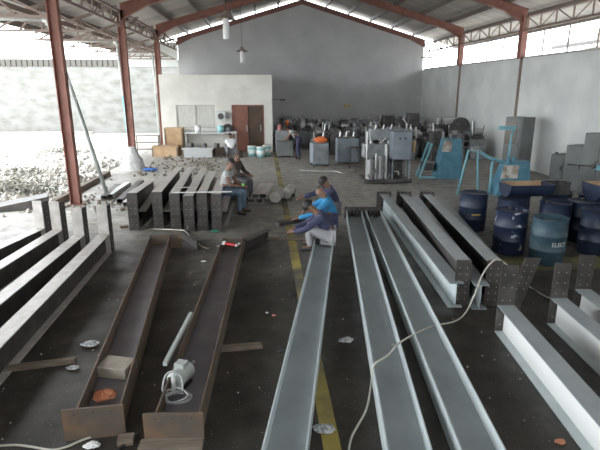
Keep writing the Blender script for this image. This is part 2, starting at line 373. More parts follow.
# ------------------------------------------------------------------ steel beams
def plate(mb, w, z0, z1, th, rows, x=0.0, tilt=0.0, cols=2):
    """plate lying across the beam: local X = along, Y = across"""
    h = z1-z0
    def q(y, z): return (x+0, y+tilt*(z-z0)/h, z)
    lo = [(x-th/2, -w/2, z0), (x+th/2, -w/2, z0), (x+th/2, w/2, z0), (x-th/2, w/2, z0)]
    hi = [(p[0], p[1]+tilt, z1) for p in lo]
    mb.m = 0; mb.hexa(lo, hi); mb.m = 1
    for zz in rows:
        for k in range(cols):
            yy = (-.5+(k+.5)/cols)*w*(.95 if cols == 2 else .9) + tilt*(zz-z0)/h
            mb.cyl((x-th/2-.003, yy, zz), (x+th/2+.003, yy, zz), .0085, n=6)
    mb.m = 0
def stain_rows(a, b, n): return [a+(b-a)*i/(n-1) for i in range(n)]
def beam(label, near, far, zn, zf, group=None, ext=0, b=.2, hn=None, hf=None, mtop='flange', mweb='steel', mflb=None, near_plate=None, far_plate=None, trough=None, base=0.0, mplate='steel', name='steel_beam', edge=None, stiff=0):
    """near/far: (px,py) of the top centre line, zn/zf its height there."""
    n = at(*near, zn) if len(near) == 2 else V(near); f = at(*far, zf) if len(far) == 2 else V(far)
    d = V((f.x-n.x, f.y-n.y, 0)); L0 = d.length; d.normalize()
    n2 = V((n.x, n.y, 0))-d*max(ext, 0); f2 = V((f.x, f.y, 0))+d*max(-ext, 0); L = (f2-n2).length
    t = thing(name, label, 'steel beam', (n2.x, n2.y, 0), math.atan2(d.y, d.x), group)
    tf = .014
    if trough:      # lying on its side: web flat, flanges upright
        D = trough; h = zn-base
        for s in (1, -1): MB().box((0, s*D/2-tf/2, base), (L, s*D/2+tf/2, zn)).build('flange', [M[mtop]], t)
        MB().box((0, -D/2+tf/2, base+h*.3), (L, D/2-tf/2, base+h*.3+.01)).build('web', M[mweb], t)
        for k in range(stiff):
            xx = L-.12-k*.16 if False else L-.1
        if stiff:
            for k in range(stiff):
                yy = -D/2+D*(k+1)/(stiff+1)
                MB().box((L-.22, yy-.006, base+h*.3+.01), (L-.01, yy+.006, zn)).build('stiffener', M['steel'], t)
    else:
        def quad(z0a, z0b, w, th, nm, m_):
            MB().hexa([(0,-w/2,z0a),(L,-w/2,z0b),(L,w/2,z0b),(0,w/2,z0a)], [(0,-w/2,z0a+th),(L,-w/2,z0b+th),(L,w/2,z0b+th),(0,w/2,z0a+th)]).build(nm, m_, t)
        za, zb = zn, zf
        quad(za-tf, zb-tf, b, tf, 'flange', M[mtop]); quad(base, base, b, tf, 'flange', M[mflb or mtop])
        MB().hexa([(0,-.005,base+tf),(L,-.005,base+tf),(L,.005,base+tf),(0,.005,base+tf)], [(0,-.005,za-tf),(L,-.005,zb-tf),(L,.005,zb-tf),(0,.005,za-tf)]).build('web', M[mweb], t)
    for pl, x, in ((near_plate, -.012), (far_plate, L+.012)):
        if not pl: continue
        w, z0, z1, rows = pl[:4]; tilt = pl[4] if len(pl) > 4 else 0; off = pl[5] if len(pl) > 5 else 0; cols = pl[6] if len(pl) > 6 else 2
        mb = MB(); plate(mb, w, z0, z1, .018, rows, x, tilt, cols)
        if off: mb.v = [(p[0], p[1]+off, p[2]) for p in mb.v]
        mb.build('end_plate', [M[mplate], M['hole'] if mplate == 'steel' else M['steel']], t)
    return t
NR = stain_rows
gl = 'tall plated beams at the left edge'
BH = .36
tall = lambda z1, w=.2: (w, 0.0, z1, NR(.42, z1-.12, 3)+NR(.1, .3, 2))
for (nr, fr, pz, lab) in (((2, 336), (104, 234), .9, 'dusty steel beam with upright end plate, rightmost of the left edge row'),
                          ((0, 298), (79, 235), .86, 'dusty steel beam with upright end plate, second from the right in the left edge row'),
                          ((0, 265), (57, 230), .9, 'dusty steel beam with upright end plate, second from the left in the left edge row'),
                          ((0, 246), (40, 228), .88, 'dusty steel beam with upright end plate, outermost of the left edge row')):
    t = beam(lab, nr, fr, BH, BH, gl, ext=3.0, far_plate=(.18, 0, pz, []), mtop='flange', mplate='flange')
    xx = max(c_.data.vertices[k].co.x for c_ in t.children for k in range(len(c_.data.vertices)))
    mb = MB(); mb.box((xx, -.1, 0), (xx+.2, -.088, pz-.02)); mb.m = 1
    for zz in NR(.08, pz-.1, 7): mb.cyl((xx+.1, -.105, zz), (xx+.1, -.085, zz), .012, n=6)
    mb.build('bolted_side_plate', [M['steel'], M['hole']], t)
    # plates and tops dusty, and coloured paler as if lit by the left sky
# middle left group
gm = 'tall beams under the seated man'
desc = ['leftmost, short, near the profiles', 'second from the left', 'third from the left', 'fourth from the left', 'fifth from the left', 'rightmost, beside the seated man']
for i, (nx, ny, fx, fy) in enumerate(((131.5, 193, 153, 179), (156.5, 192, 179, 167), (174, 193, 191, 167), (188, 196, 204, 168.5), (201.5, 193, 213, 171), (216, 194, 222, 175))):
    beam('tall dusty steel beam ending in a bolted plate, ' + desc[i], (nx, ny), (fx, fy), .8 if i != 3 else .76, .5, gm, b=.2, near_plate=(.21, 0, .8 if i != 3 else .76, NR(.12, .6, 5)))
for i, (nx, ny, fx, fy) in enumerate(((142, 211, 163, 180), (166, 211, 185, 178), (181, 210, 198, 176), (194, 210, 207, 177), (207, 210, 217, 176), (223, 211, 231, 180))):
    beam('low dusty beam lying just right of the %s tall plated beam' % ('first', 'second', 'third', 'fourth', 'fifth', 'last')[i], (nx, ny), (fx, fy), .34, .6, 'low beams between the tall ones', b=.17)
# rusty troughs
beam('rusty column lying on its side with a cardboard block and rag in its trough', (97, 411), (160, 236), .25, .25, trough=.36, mtop='rust', mweb='rustd', mplate='rust', near_plate=(.5, 0, .3, [.25], 0, .03, 3), far_plate=(.58, 0, .27, [.22], 0, -.1, 4))
beam('rusty column lying on its side with a motor and coiled cable in its trough', (176, 417), (233, 238), .25, .25, trough=.37, mtop='rust', mweb='rustd', mplate='rust', near_plate=(.5, 0, .3, [.25], 0, .02, 3), far_plate=(.4, 0, .25, [.2], 0, 0, 2))
# short haunch pieces at the far ends of the two rusty troughs
for (p, q, lab) in (((182, 229), (197, 239), 'short dark haunch piece at the far right end of the rag trough'), ((245, 240), (268, 229), 'short dark steel offcut lying behind the cable trough')):
    a = at(*p, .22); c = at(*q, .22)
    o = MB().bar((0,0,0), (c.x-a.x, c.y-a.y, 0), .16, .012).bar((0,0,-.2), (c.x-a.x, c.y-a.y, -.2), .16, .012).bar((0,0,-.1), (c.x-a.x, c.y-a.y, -.1), .012, .19).build('steel_offcut', M['steel']); o.location = (a.x, a.y, .21)
    tag(o, lab, 'steel offcut')
# grey primed troughs
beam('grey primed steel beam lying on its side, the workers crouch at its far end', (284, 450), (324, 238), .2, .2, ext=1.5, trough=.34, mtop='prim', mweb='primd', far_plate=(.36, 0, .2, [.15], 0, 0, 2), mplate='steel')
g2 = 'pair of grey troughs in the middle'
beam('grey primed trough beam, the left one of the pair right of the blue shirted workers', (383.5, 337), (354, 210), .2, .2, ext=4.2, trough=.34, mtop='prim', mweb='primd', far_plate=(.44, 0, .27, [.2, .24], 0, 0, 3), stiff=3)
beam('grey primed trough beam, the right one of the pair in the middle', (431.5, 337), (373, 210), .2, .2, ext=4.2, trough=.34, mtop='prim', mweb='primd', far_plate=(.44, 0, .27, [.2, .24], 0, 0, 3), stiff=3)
# right hand group, far
fp = lambda: (.36, 0, .42, [.12, .2, .33, .38])
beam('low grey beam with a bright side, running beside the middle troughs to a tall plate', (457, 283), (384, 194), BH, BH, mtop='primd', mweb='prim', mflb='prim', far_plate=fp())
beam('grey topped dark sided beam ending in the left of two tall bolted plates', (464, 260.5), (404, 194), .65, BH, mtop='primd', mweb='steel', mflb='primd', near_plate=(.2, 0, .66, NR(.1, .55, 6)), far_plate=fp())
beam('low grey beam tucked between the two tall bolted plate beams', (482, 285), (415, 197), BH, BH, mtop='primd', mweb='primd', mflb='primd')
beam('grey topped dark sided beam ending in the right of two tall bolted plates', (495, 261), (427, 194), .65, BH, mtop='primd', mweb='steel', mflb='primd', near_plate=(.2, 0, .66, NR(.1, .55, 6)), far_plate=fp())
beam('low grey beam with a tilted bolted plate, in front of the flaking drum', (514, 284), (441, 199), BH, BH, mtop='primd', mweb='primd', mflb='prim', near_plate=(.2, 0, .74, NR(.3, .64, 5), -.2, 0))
# right hand group, near: white beams with tops greyed, as if lit from the left
beam('white painted beam with upright bolted plate running to the lower right corner', (528, 330), (506, 305), BH, BH, ext=4.5, mtop='primd', mweb='white', mflb='prim', far_plate=tall(.87))
beam('white painted beam with upright bolted plate in front of the drum lettered in white', (590, 324), (559, 298), BH, BH, ext=4.0, mtop='primd', mweb='white', mflb='prim', far_plate=tall(.82))
beam('white painted beam with upright plate cut by the right edge', (604, 305), (583, 289), BH, BH, ext=3.0, mtop='primd', mweb='white', mflb='prim', far_plate=tall(.82))
# ------------------------------------------------------------------ timbers on the floor
def stick(p, q, w, h, m_, label, z=0.0, name='timber_batten', cat='timber'):
    a = at(*p, z); c = at(*q, z); mid = (a+c)/2
    o = MB().bar(a-mid, c-mid, w, h).build(name, M[m_]); o.location = (mid.x, mid.y, z+h/2); return tag(o, label, cat)
stick((5, 371), (76, 362), .07, .05, 'wood', 'thin timber batten on the dark floor left of the rag trough')
stick((208, 352), (262, 347), .08, .05, 'wood', 'short timber batten sticking out right of the cable trough')
stick((120, 228), (128, 227), .1, .05, 'wood', 'timber end under the leftmost tall plate')
stick((251, 240), (305, 240), .07, .05, 'wood', 'timber batten on the floor left of the crouching workers')
stick((118, 443), (134, 441), .1, .05, 'wood', 'timber block beside the rag trough end plate')
stick((140, 450), (203, 448), .12, .06, 'wood', 'pale timber under the front plate of the cable trough')
stick((172, 193), (232, 192), .05, .02, 'pvc', 'white straight edge lying across the tall beams beside the seated man', z=.83, name='straight_edge', cat='straight edge')
stick((175, 188), (196, 187.5), .03, .02, 'flange', 'thin steel strip across the tops of the tall beams', z=.8, name='steel_strip', cat='steel strip')
stick((277, 226), (304, 221), .16, .08, 'steel', 'dark steel section the crouching workers are handling', z=.22, name='steel_section', cat='steel section')
stick((165, 366), (191, 315), .04, .04, 'pipe', 'grey pipe resting on the left edge of the cable trough behind the motor', z=.27, name='grey_pipe', cat='pipe')
# cardboard block and rag
p = at(97, 378, .12); o = MB().box((-.165, -.12, 0), (.165, .12, .12)).build('cardboard_block', M['foam'], bevel=.01); o.location = (at(113, 366, .17).x+.035, at(113, 366, .17).y, .092); o.rotation_euler = (0, 0, -.27)
tag(o, 'dusty cardboard block lying in the rusty trough', 'block')
def crumple(c, rx, ry, rz, m_, name, label, cat, seed=1, n=14):
    r = random.Random(seed); mb = MB(); k = 7; vs = []; fs = []
    for i in range(k+1):
        for j in range(n):
            th = PI*i/k; f = r.uniform(.7, 1.15) if 0 < i < k else 1
            vs.append((rx*math.sin(th)*math.cos(j*2*PI/n)*f, ry*math.sin(th)*math.sin(j*2*PI/n)*f, rz+rz*math.cos(th)*(r.uniform(.6, 1.1) if 0 < i < k-1 else 1)))
    for i in range(k):
        for j in range(n): fs.append((i*n+j, i*n+(j+1) % n, (i+1)*n+(j+1) % n, (i+1)*n+j))
    mb.add(vs, fs); o = mb.build(name, M[m_]); o.location = c; return tag(o, label, cat)
crumple((at(104, 397, .12).x, at(104, 397, .12).y, .09), .11, .09, .05, 'rag', 'orange_rag', 'crumpled rusty orange rag at the end of the trough', 'rag', 3)
for (x, y, s, l, m_) in ((90, 346, .1, 'silvery crumpled plastic on the floor left of the rag trough, farther one', 'plastic'), (73, 369, .07, 'small crumpled plastic beside the thin batten', 'plastic'),
    (346, 342, .1, 'grey crumpled plastic right of the middle primed beam', 'plastic'), (324, 431, .1, 'crumpled clear plastic on the yellow line', 'plastic'), (92, 447, .07, 'white crumpled paper at the bottom left edge', 'white'),
    (281, 352, .05, 'small dark crumpled scrap left of the middle primed beam', 'black'), (292, 295, .07, 'dark torn scrap beside the middle primed beam', 'black'), (274, 316, .035, 'round pinkish scrap on the floor', 'redt'),
    (204, 262, .05, 'white paper scrap between the two rusty troughs', 'white'), (191, 250, .04, 'brown lump on the floor between the two rusty troughs', 'rust'), (560, 443, .05, 'broken orange brick at the bottom right', 'brick'),
    (270, 275, .03, 'small dark scrap right of the cable trough', 'black'), (215, 232, .09, 'green cloth dropped at the foot of the bolted plates', 'green'), (247, 235, .06, 'dark scrap by the offcut', 'rust'), (267, 313, .025, 'small pale scrap by the pinkish one', 'white')):
    p = at(x, y); crumple((p.x, p.y, 0), s, s*.7, s*.28, m_, 'crumpled_scrap' if m_ != 'brick' else 'broken_brick', l, 'scrap' if m_ != 'brick' else 'brick', int(x))
# countless grit and chips on the floor
mb = MB(); r = random.Random(5)
for i in range(420):
    x = r.uniform(-4.6, 5.5); y = r.uniform(3, 13); s = r.choice((.006, .008, .01, .014)); mb.rock((x, y, s*.5), s, r)
tag(mb.build('floor_grit', M['flange']), 'grit and metal chips scattered over the dark floor', 'grit', kind='stuff')
# motor with cable in the trough
c = at(182, 376, .17); t = thing('electric_motor', 'grey electric motor lying in the rusty trough above a coiled cable', 'motor', (c.x, c.y, .095), 1.2)
MB().cyl((-.13, 0, .1), (.1, 0, .1), .09, n=18).cyl((-.16, 0, .1), (-.13, 0, .1), .07, .09, n=18).build('housing', M['pipe'], t)
MB().cyl((.1, 0, .1), (.16, 0, .1), .075, .05, n=18).build('end_bell', M['black'], t)
MB().cyl((.16, 0, .1), (.24, 0, .1), .018).build('shaft', M['silver'], t); MB().box((-.05, -.05, .18), (.05, .05, .23)).build('terminal_box', M['pipe'], t)
MB().box((-.1, -.08, 0), (.06, .08, .02)).build('foot', M['black'], t)
c = at(177, 400, .13); pts = []
for i in range(70):
    a = i*2*PI/20; rr = .105+.02*math.sin(i*.37); pts.append((c.x+rr*math.cos(a)+.008*math.sin(i), c.y+rr*.9*math.sin(a), .128+i*.0011+.006*math.sin(i*.9)))
pts += [V(p_) for p_ in ((c.x-.12, c.y-.02, .26), (c.x-.1, c.y+.07, .35), (c.x-.02, c.y+.08, .38), (c.x+.05, c.y+.04, .33), (c.x+.06, c.y-.02, .24))]
tag(MB().tube(curve(pts, 3), .009, 7).build('coiled_cable', M['cableg']), 'coiled grey cable in front of the motor in the trough', 'cable')
o = MB().cyl((0, 0, 0), (0, .03, .16), .022, .018).cyl((0, .03, .16), (0, .035, .2), .006).build('cable_plug', M['pvc']); o.location = (c.x-.05, c.y+.12, .12); tag(o, 'pale handle standing among the coiled cable', 'handle')
# cables
def cable(pts, r, m_, label, n=6):
    tag(MB().tube(curve([at(a[0], a[1], a[2] if len(a) > 2 else r) for a in pts], n), r, 7).build('cable', M[m_]), label, 'cable')
cable([(348, 455), (352, 436), (366, 410), (371, 385), (374, 365, .22), (388, 355, .22), (402, 341, .22), (430, 327, .1), (455, 321, .02), (466, 312, .05), (474, 296, .3), (484, 272, .55), (496, 259.5, .68), (506, 264, .6), (514, 273, .42), (530, 287, .02), (545, 296, .02), (556, 300, .02)], .011, 'cable', 'pale cable looping over the grey beams on the right')
cable([(-3, 446), (15, 445), (32, 447), (52, 450), (66, 447), (80, 441), (91, 437)], .01, 'cable', 'pale cable on the floor at the bottom left')
cable([(110, 455), (120, 448), (130, 440), (138, 434)], .012, 'black', 'black cable between the two rusty end plates')
cable([(140, 228), (155, 229), (180, 230, .3), (186, 232, .28), (195, 241, .1), (206, 248), (218, 246), (222, 244, .26)], .01, 'cable', 'pale cable running over the far end of the rag trough')
cable([(300, 170), (318, 171), (334, 171), (343, 173), (352, 171), (360, 168)], .014, 'pvc', 'white cable on the floor before the grey machines')
cable([(186, 232, .28), (188, 224, .1), (183, 215, .3), (185, 207, .5)], .008, 'cableg', 'thin grey cable hanging between the tall plates')
# clamp
c = at(231, 243, .3); t = thing('red_clamp', 'red bar clamp lying across the far end of the cable trough', 'clamp', (c.x, c.y, .262), -.5)
MB().box((-.14, -.02, 0), (.14, .02, .03)).build('bar', M['redp'], t); MB().box((-.16, -.03, 0), (-.12, .03, .05)).box((.1, -.025, 0), (.13, .1, .03)).build('jaw', M['pane'], t); 
c = at(237, 237, .26); crumple((c.x, c.y-.12, .092), .06, .05, .05, 'green', 'green_cloth', 'green cloth behind the red clamp', 'cloth', 9)
# hollow sections pile in the middle
def hollow(c, L, w, h, th, rz, label, m_='flange', group='steel hollow sections left of the yellow line'):
    mb = MB(); t_ = .012
    mb.box((-L/2, -w/2, 0), (L/2, w/2, t_)).box((-L/2, -w/2, h-t_), (L/2, w/2, h)).box((-L/2, -w/2, t_), (L/2, -w/2+t_, h-t_)).box((-L/2, w/2-t_, t_), (L/2, w/2, h-t_))
    o = mb.build('hollow_section', M[m_]); o.location = c; o.rotation_euler = (0, 0, rz); tag(o, label, 'steel section', group); return o
c = at(262, 196, .1)
for i, (dx, dz, l) in enumerate(((-.16, 0, 'lower left'), (.04, 0, 'lower middle'), (-.06, .13, 'upper left'), (.14, .13, 'upper right'), (.24, 0, 'lower right'))):
    hollow((c.x+dx, c.y+.3, dz), 1.5, .19, .125, .01, 1.42, 'dusty rectangular steel tube in the pile by the yellow line, '+l)
for (x, y, l) in ((275, 205, 'left'), (286, 201, 'right')):
    c = at(x, y); t = thing('steel_roller', 'dusty steel drum roller on the floor at the yellow line, the %s one' % l, 'roller', (c.x, c.y, 0), 1.3)
    MB().cyl((0, 0, .2), (.7, 0, .2), .14, n=16).build('shell', M['flange'], t); MB().box((.05, -.12, 0), (.12, .12, .1)).box((.55, -.12, 0), (.62, .12, .1)).build('cradle', M['steel'], t)
# profiles bundle at left mid distance
for i, (p, q, l) in enumerate((((104, 196), (118, 184), 'dark steel channel, leftmost in the small bundle beyond the left plates'), ((110, 194), (128, 182), 'pale round topped channel second in the small bundle'),
     ((120, 199), (141, 180), 'dark steel channel third in the small bundle'), ((126, 202), (148, 182), 'grey channel fourth in the small bundle beside the tall beams'), ((70, 205), (112, 172), 'long brown kerb channel along the shed edge'))):
    if i == 4: continue
    a = at(*p, .12); b_ = at(*q, .12); d = b_-a
    o = MB().bar((0,0,.05), (d.x, d.y, .05), .17, .012).bar(V((0,0,0))+V((-.08,0,-.01)), (d.x-.08, d.y, -.01), .012, .12).bar((.08,0,-.01), (d.x+.08, d.y, -.01), .012, .12).build('steel_channel', M['pane' if i == 1 else ('flange' if i == 3 else 'steel')]); o.location = (a.x, a.y, .07)
    tag(o, l, 'steel channel')
o = MB().box((-.06, 0, 0), (.06, 5.2, .2)).build('trim_5', M['wood']); o.location = (-5.35, 12.3, -.06); o['kind'] = 'structure'
o = MB().hexa([(-.9,-.25,0),(.8,-.25,0),(.8,.35,0),(-.9,.35,0)], [(-.9,-.25,.05),(.8,-.25,.3),(.8,.35,.3),(-.9,.35,.05)]).build('dark_ramp_board', M['steel']); o.location = at(14, 209, -.05)+V((0, 0, 0)); o.location.z = -.06; o.rotation_euler = (0, 0, .35)
tag(o, 'dark sloping slab on the rubble at the left edge', 'slab')
# rubble outside
mb = MB(); r = random.Random(11)
for i in range(1500):
    cx, cy, sg = r.choice(((-8.8, 16.3, .7), (-7.6, 15.4, .6), (-6.6, 14.2, .5), (-6.5, 16.5, .6), (-8, 18.5, .8), (-10.5, 17.3, .7), (-7.2, 20.5, 1.2), (-9.5, 24.5, .9), (-7, 13, .8)))
    x = min(-5.75, r.gauss(cx, sg)); y = r.gauss(cy, sg*.8); s = abs(r.gauss(.03, .045))+.02; mb.rock((x, y, -.05+s*.2), s, r)
tag(mb.build('rubble', M['rubble']), 'heaps of pale rubble on the open ground beside the shed', 'rubble', kind='stuff')
mb = MB()
for i in range(1500):
    cx, cy = r.choice(((-9, 16), (-7.6, 15.2), (-8.6, 18.2), (-6.7, 14.5), (-10.6, 17.2), (-9.5, 24.5))); x = r.gauss(cx, .45); y = r.gauss(cy, .4); z = abs(r.gauss(0, .16)); s = r.uniform(.03, .08)
    a = r.uniform(0, 6.28); p = V((x, y, z)); d = V((math.cos(a), math.sin(a), r.uniform(-.3, .8)))*s; e = V((-math.sin(a), math.cos(a), .2))*s*.6
    mb.add([p-d, p+e, p+d, p-e], [(0,1,2,3)])
tag(mb.build('scrub', M['leaf']), 'low scrubby weeds growing among the rubble', 'weeds', kind='stuff')
mb = MB()
for i in range(260):
    y = r.uniform(17, 23.2); x = r.uniform(-4.4, -1.6); s = r.uniform(.02, .07); mb.rock((x, y, s*.5), s, r)
for i in range(130):
    y = r.gauss(13.4, .7); x = r.uniform(-5.0, -3.2); s = r.uniform(.02, .06); mb.rock((x, y, s*.5), s, r)
tag(mb.build('debris', M['wood']), 'scattered wood and metal debris along the left side and before the office', 'debris', kind='stuff')
# ------------------------------------------------------------------ pipes at columns
def spout(y, label, blue=False, lean=.0):
    t = thing('downspout', label, 'pipe', (XL, y, 0))
    a = V((-2.9, .35, 4.55)); b_ = V((-.35, .4, 4.5)); c_ = V((-.3+lean, .5+lean*.6, .02))
    MB().tube([a, b_+V((-.1, 0, .02))], .05).build('horizontal_pipe', M['pvc'], t); MB().tube([b_+V((-.12, 0, .02)), b_+V((-.03, 0, 0)), b_+V((0, 0, -.1))], .065).build('elbow', M['pvc'], t)
    mid = b_.lerp(c_, .42)
    MB().tube([b_+V((0, 0, -.1)), mid], .05).build('down_pipe', M['pvc'], t); MB().tube([mid, c_], .055).build('lower_pipe', M['cyan'] if blue else M['pipe'], t)
spout(13.1, 'grey downpipe leaning behind the nearest red column', lean=.75)
spout(19.1, 'downpipe with a blue lower half beside the sack column', True, .05)
spout(25.1, 'white downpipe beside the office corner')
# sack round column foot
t = thing('wrapped_sack', 'white plastic wrapped heap around the foot of the second red column', 'sack', (-4.8, 18.6, 0)); t.scale = (.68, .68, .8)
mb = MB(); rr = random.Random(2); n = 16; prof = [(.62, 0), (.58, .2), (.5, .45), (.36, .7), (.26, .95), (.2, 1.05)]
vs = []; fs = []
for k, (rad, z) in enumerate(prof):
    for j in range(n): q = rad*rr.uniform(.85, 1.12); vs.append((q*math.cos(j*2*PI/n), q*math.sin(j*2*PI/n), z))
for k in range(len(prof)-1):
    for j in range(n): fs.append((k*n+j, k*n+(j+1) % n, (k+1)*n+(j+1) % n, (k+1)*n+j))
mb.add(vs, fs, True).build('heap', M['sack'], t); 
crumple((-4.1, 18.2, 0), .3, .15, .06, 'bluetape', 'blue_sheet', 'scrap of blue plastic beside the white sack', 'sheet', 6)
# ------------------------------------------------------------------ pendant lamps and wall lamps
def pendant(loc, drop, s, label, tubeonly=False):
    t = thing('pendant_lamp', label, 'lamp', loc, 0, None)
    MB().cyl((0,0,.3*s), (0,0,drop), .008).build('cord', M['black'], t)
    MB().lathe([(.03*s, .42*s), (.07*s, .38*s), (.09*s, .3*s), (.26*s, .22*s), (.27*s, .2*s), (.08*s, .26*s)], n=18).build('shade', M['truss'], t)
    MB().lathe([(.001, -.32*s), (.085*s, -.31*s), (.09*s, -.2*s), (.09*s, .2*s), (.05*s, .24*s)], n=14).build('lamp_bulb', M['tube'], t)
p = atY(242, 56, 25.3); pendant((p.x, p.y, p.z), roofz(p.x)-p.z, 1.05, 'small pendant lamp hanging on a long cord before the back wall')
p = atY(226, 27, 19.3); pendant((p.x, p.y, p.z), roofz(p.x)-p.z, 1.3, 'larger white tube lamp hanging close under the roof')
def spot(loc, rz, label):
    t = thing('wall_lamp', label, 'lamp', loc, rz)
    MB().bar((0,0,0), (0,-.4,.05), .04).build('bracket', M['truss'], t); MB().box((-.3, -.6, -.03), (-.05, -.38, .05)).box((.05, -.6, -.03), (.3, -.38, .05)).build('lamp_head', M['steel'], t)
p = atY(424, 58, YB); spot((p.x, YB, p.z), 0, 'twin headed lamp in the back right corner')
spot((.45+.02, 24.6, 2.35), PI/2, 'small lamp on the side of the cream office')
p = atY(347, 106, YB-.01)
mb = MB()
for i in range(3): mb.box((-.2+i*.13, -.012, -.09+.04*(i % 2)), (-.09+i*.13, 0, .1-.05*(i % 2)))
o = mb.build('orange_wall_marks', M['letty']); o.location = (p.x, YB, p.z); tag(o, 'small orange painted marks on the grey back wall', 'marking')
# ------------------------------------------------------------------ things before the office
p = atY(223, 116, OY); t = thing('wall_unit', 'grey boxed unit with round fan on the office wall left of the door', 'fan', (p.x, OY, p.z))
MB().box((-.3, -.28, -.18), (.12, 0, .2)).build('casing', M['pane'], t); MB().cyl((-.08, -.3, 0), (-.08, -.28, 0), .14, n=16).build('grille', M['mdark'], t); MB().box((.14, -.22, -.1), (.26, 0, .12)).build('side_box', M['mgrey'], t)
p = atY(228, 129, OY); t = thing('round_fan', 'round black fan below the wall unit, left of the brown door', 'fan', (p.x, OY-.1, p.z))
MB().cyl((0, -.12, 0), (0, 0, 0), .25, n=20).build('ring', M['black'], t); MB().cyl((0, -.14, 0), (0, -.12, 0), .09, n=14).build('hub', M['mgrey'], t)
t = thing('pipe_table', 'pale workbench under the curtained office window', 'table', (-2.2, 23.15, 0))
MB().box((-1.3, -.3, .92), (1.0, .3, .98)).build('table_top', M['pane'], t)
for x in (-1.25, .95):
    for y in (-.27, .27): MB().bar((x, y, 0), (x, y, .92), .05).build('leg', M['pipe'], t)
def crate(loc, sx, sy, sz, rz, m_, label, name='wooden_crate', cat='crate'):
    t = thing(name, label, cat, loc, rz); mb = MB(); b_ = .03
    mb.box((-sx/2, -sy/2, 0), (sx/2, sy/2, .03)).box((-sx/2, -sy/2, .03), (-sx/2+b_, sy/2, sz)).box((sx/2-b_, -sy/2, .03), (sx/2, sy/2, sz)).box((-sx/2+b_, -sy/2, .03), (sx/2-b_, -sy/2+b_, sz)).box((-sx/2+b_, sy/2-b_, .03), (sx/2-b_, sy/2, sz))
    mb.build('body', M[m_], t); MB().box((-sx/2-.02, -sy/2-.02, sz), (sx/2+.02, sy/2+.02, sz+.03)).build('lid', M[m_], t)
    for x in (-sx/2, sx/2-.05): MB().box((x, -sy/2-.02, .02), (x+.05, -sy/2-.001, sz-.01)).build('batten', M['wood'], t)
crate((-4.3, 22.5, 0), 1.1, .6, .42, 0, 'ply', 'long low plywood crate at the office corner'); crate((-4.0, 23.15, 0), .8, .5, 1.15, 0, 'ply', 'tall plywood crate against the office wall')
crate((-2.85, 22.0, 0), 1.3, .5, .35, .1, 'pane', 'pale low box on the floor under the workbench', 'pale_box', 'box')
def rack(loc, label):
    t = thing('steel_rack', label, 'rack', loc)
    for x in (-.5, .5):
        for y in (-.15, .15): MB().bar((x, y, 0), (x, y, .9), .04).build('leg', M['rust'], t)
    for z in (.3, .6, .88): MB().box((-.5, -.15, z), (.5, .15, z+.03)).build('shelf', M['rust'], t)
rack((-5.05, 22.4, 0), 'low rusty open rack left of the plywood crates')
for i, (x, y, z, l) in enumerate(((-2.9, 22.9, .98, 'small white pot on the left of the workbench'), (-1.9, 22.9, .98, 'aqua container on the right of the workbench'))):
    o = MB().lathe([(.001, 0), (.13, 0), (.15, .3), (.001, .3)], n=14).build('container', M['white' if i == 0 else 'bucket']); o.location = (x, y, z); tag(o, l, 'container')
cb = random.Random(3)
for i, (x, y) in enumerate(((-3.1, 22.5), (-2.5, 22.35), (-1.95, 22.4))):
    t = thing('engine_block', 'greasy brown machine part on the floor under the workbench, %s' % ('left', 'middle', 'right')[i], 'machine part', (x, y, 0), cb.uniform(0, 1), 'greasy machine parts before the office')
    MB().box((-.25, -.16, 0), (.25, .16, .34)).build('block', M['rust'], t, bevel=.02); MB().cyl((-.1, 0, .34), (-.1, 0, .55), .12).build('cylinder', M['mdark'], t); MB().cyl((.25, 0, .2), (.36, 0, .2), .13, n=14).build('flywheel', M['rust'], t)
for i, (x, y, l) in enumerate(((252, 157, 'left'), (261, 158, 'middle, in front'), (267, 156, 'right'))):
    p = at(x, y-1); t = thing('paint_bucket', 'aqua and white paint bucket on the floor before the brown door, ' + l, 'bucket', (p.x, p.y, 0), i, 'aqua and white buckets')
    MB().lathe([(.001, 0), (.16, 0), (.19, .4), (.001, .4)], n=18).build('pail', M['bucket'], t); MB().lathe([(.001, .4), (.2, .4), (.2, .44), (.001, .44)], n=18).build('lid', M['bucketl'], t)
    MB().lathe([(.178, .12), (.188, .13), (.195, .28), (.187, .29)], n=18).build('label_band', M['bucketl'], t)
# ------------------------------------------------------------------ machines
def drill(name, label, group, loc, rz, mm='mgrey'):
    t = thing(name, label, 'machine', loc, rz, group)
    MB().box((-.25, -.3, 0), (.25, .3, .5)).build('base', M[mm], t, bevel=.015); MB().cyl((0, .15, .5), (0, .15, 1.35), .05).build('column', M['silver'], t)
    MB().box((-.09, -.25, 1.18), (.09, .22, 1.36)).build('head', M[mm], t, bevel=.02); MB().tube([(-.1, -.25, 1.1), (-.2, -.25, 1.3), (-.1, -.2, 1.5)], .018).build('hose', M['silver'], t); MB().cyl((0, -.2, .92), (0, -.2, 1.15), .035).build('spindle', M['silver'], t)
    MB().box((-.2, -.3, .8), (.2, .12, .84)).build('table', M['silver'], t)
    for k in range(3):
        a = k*2*PI/3; MB().cyl((.12, -.1, 1.25), (.14, -.1+.2*math.cos(a), 1.25+.2*math.sin(a)), .012, n=6).build('handle', M['silver'], t)
    return t
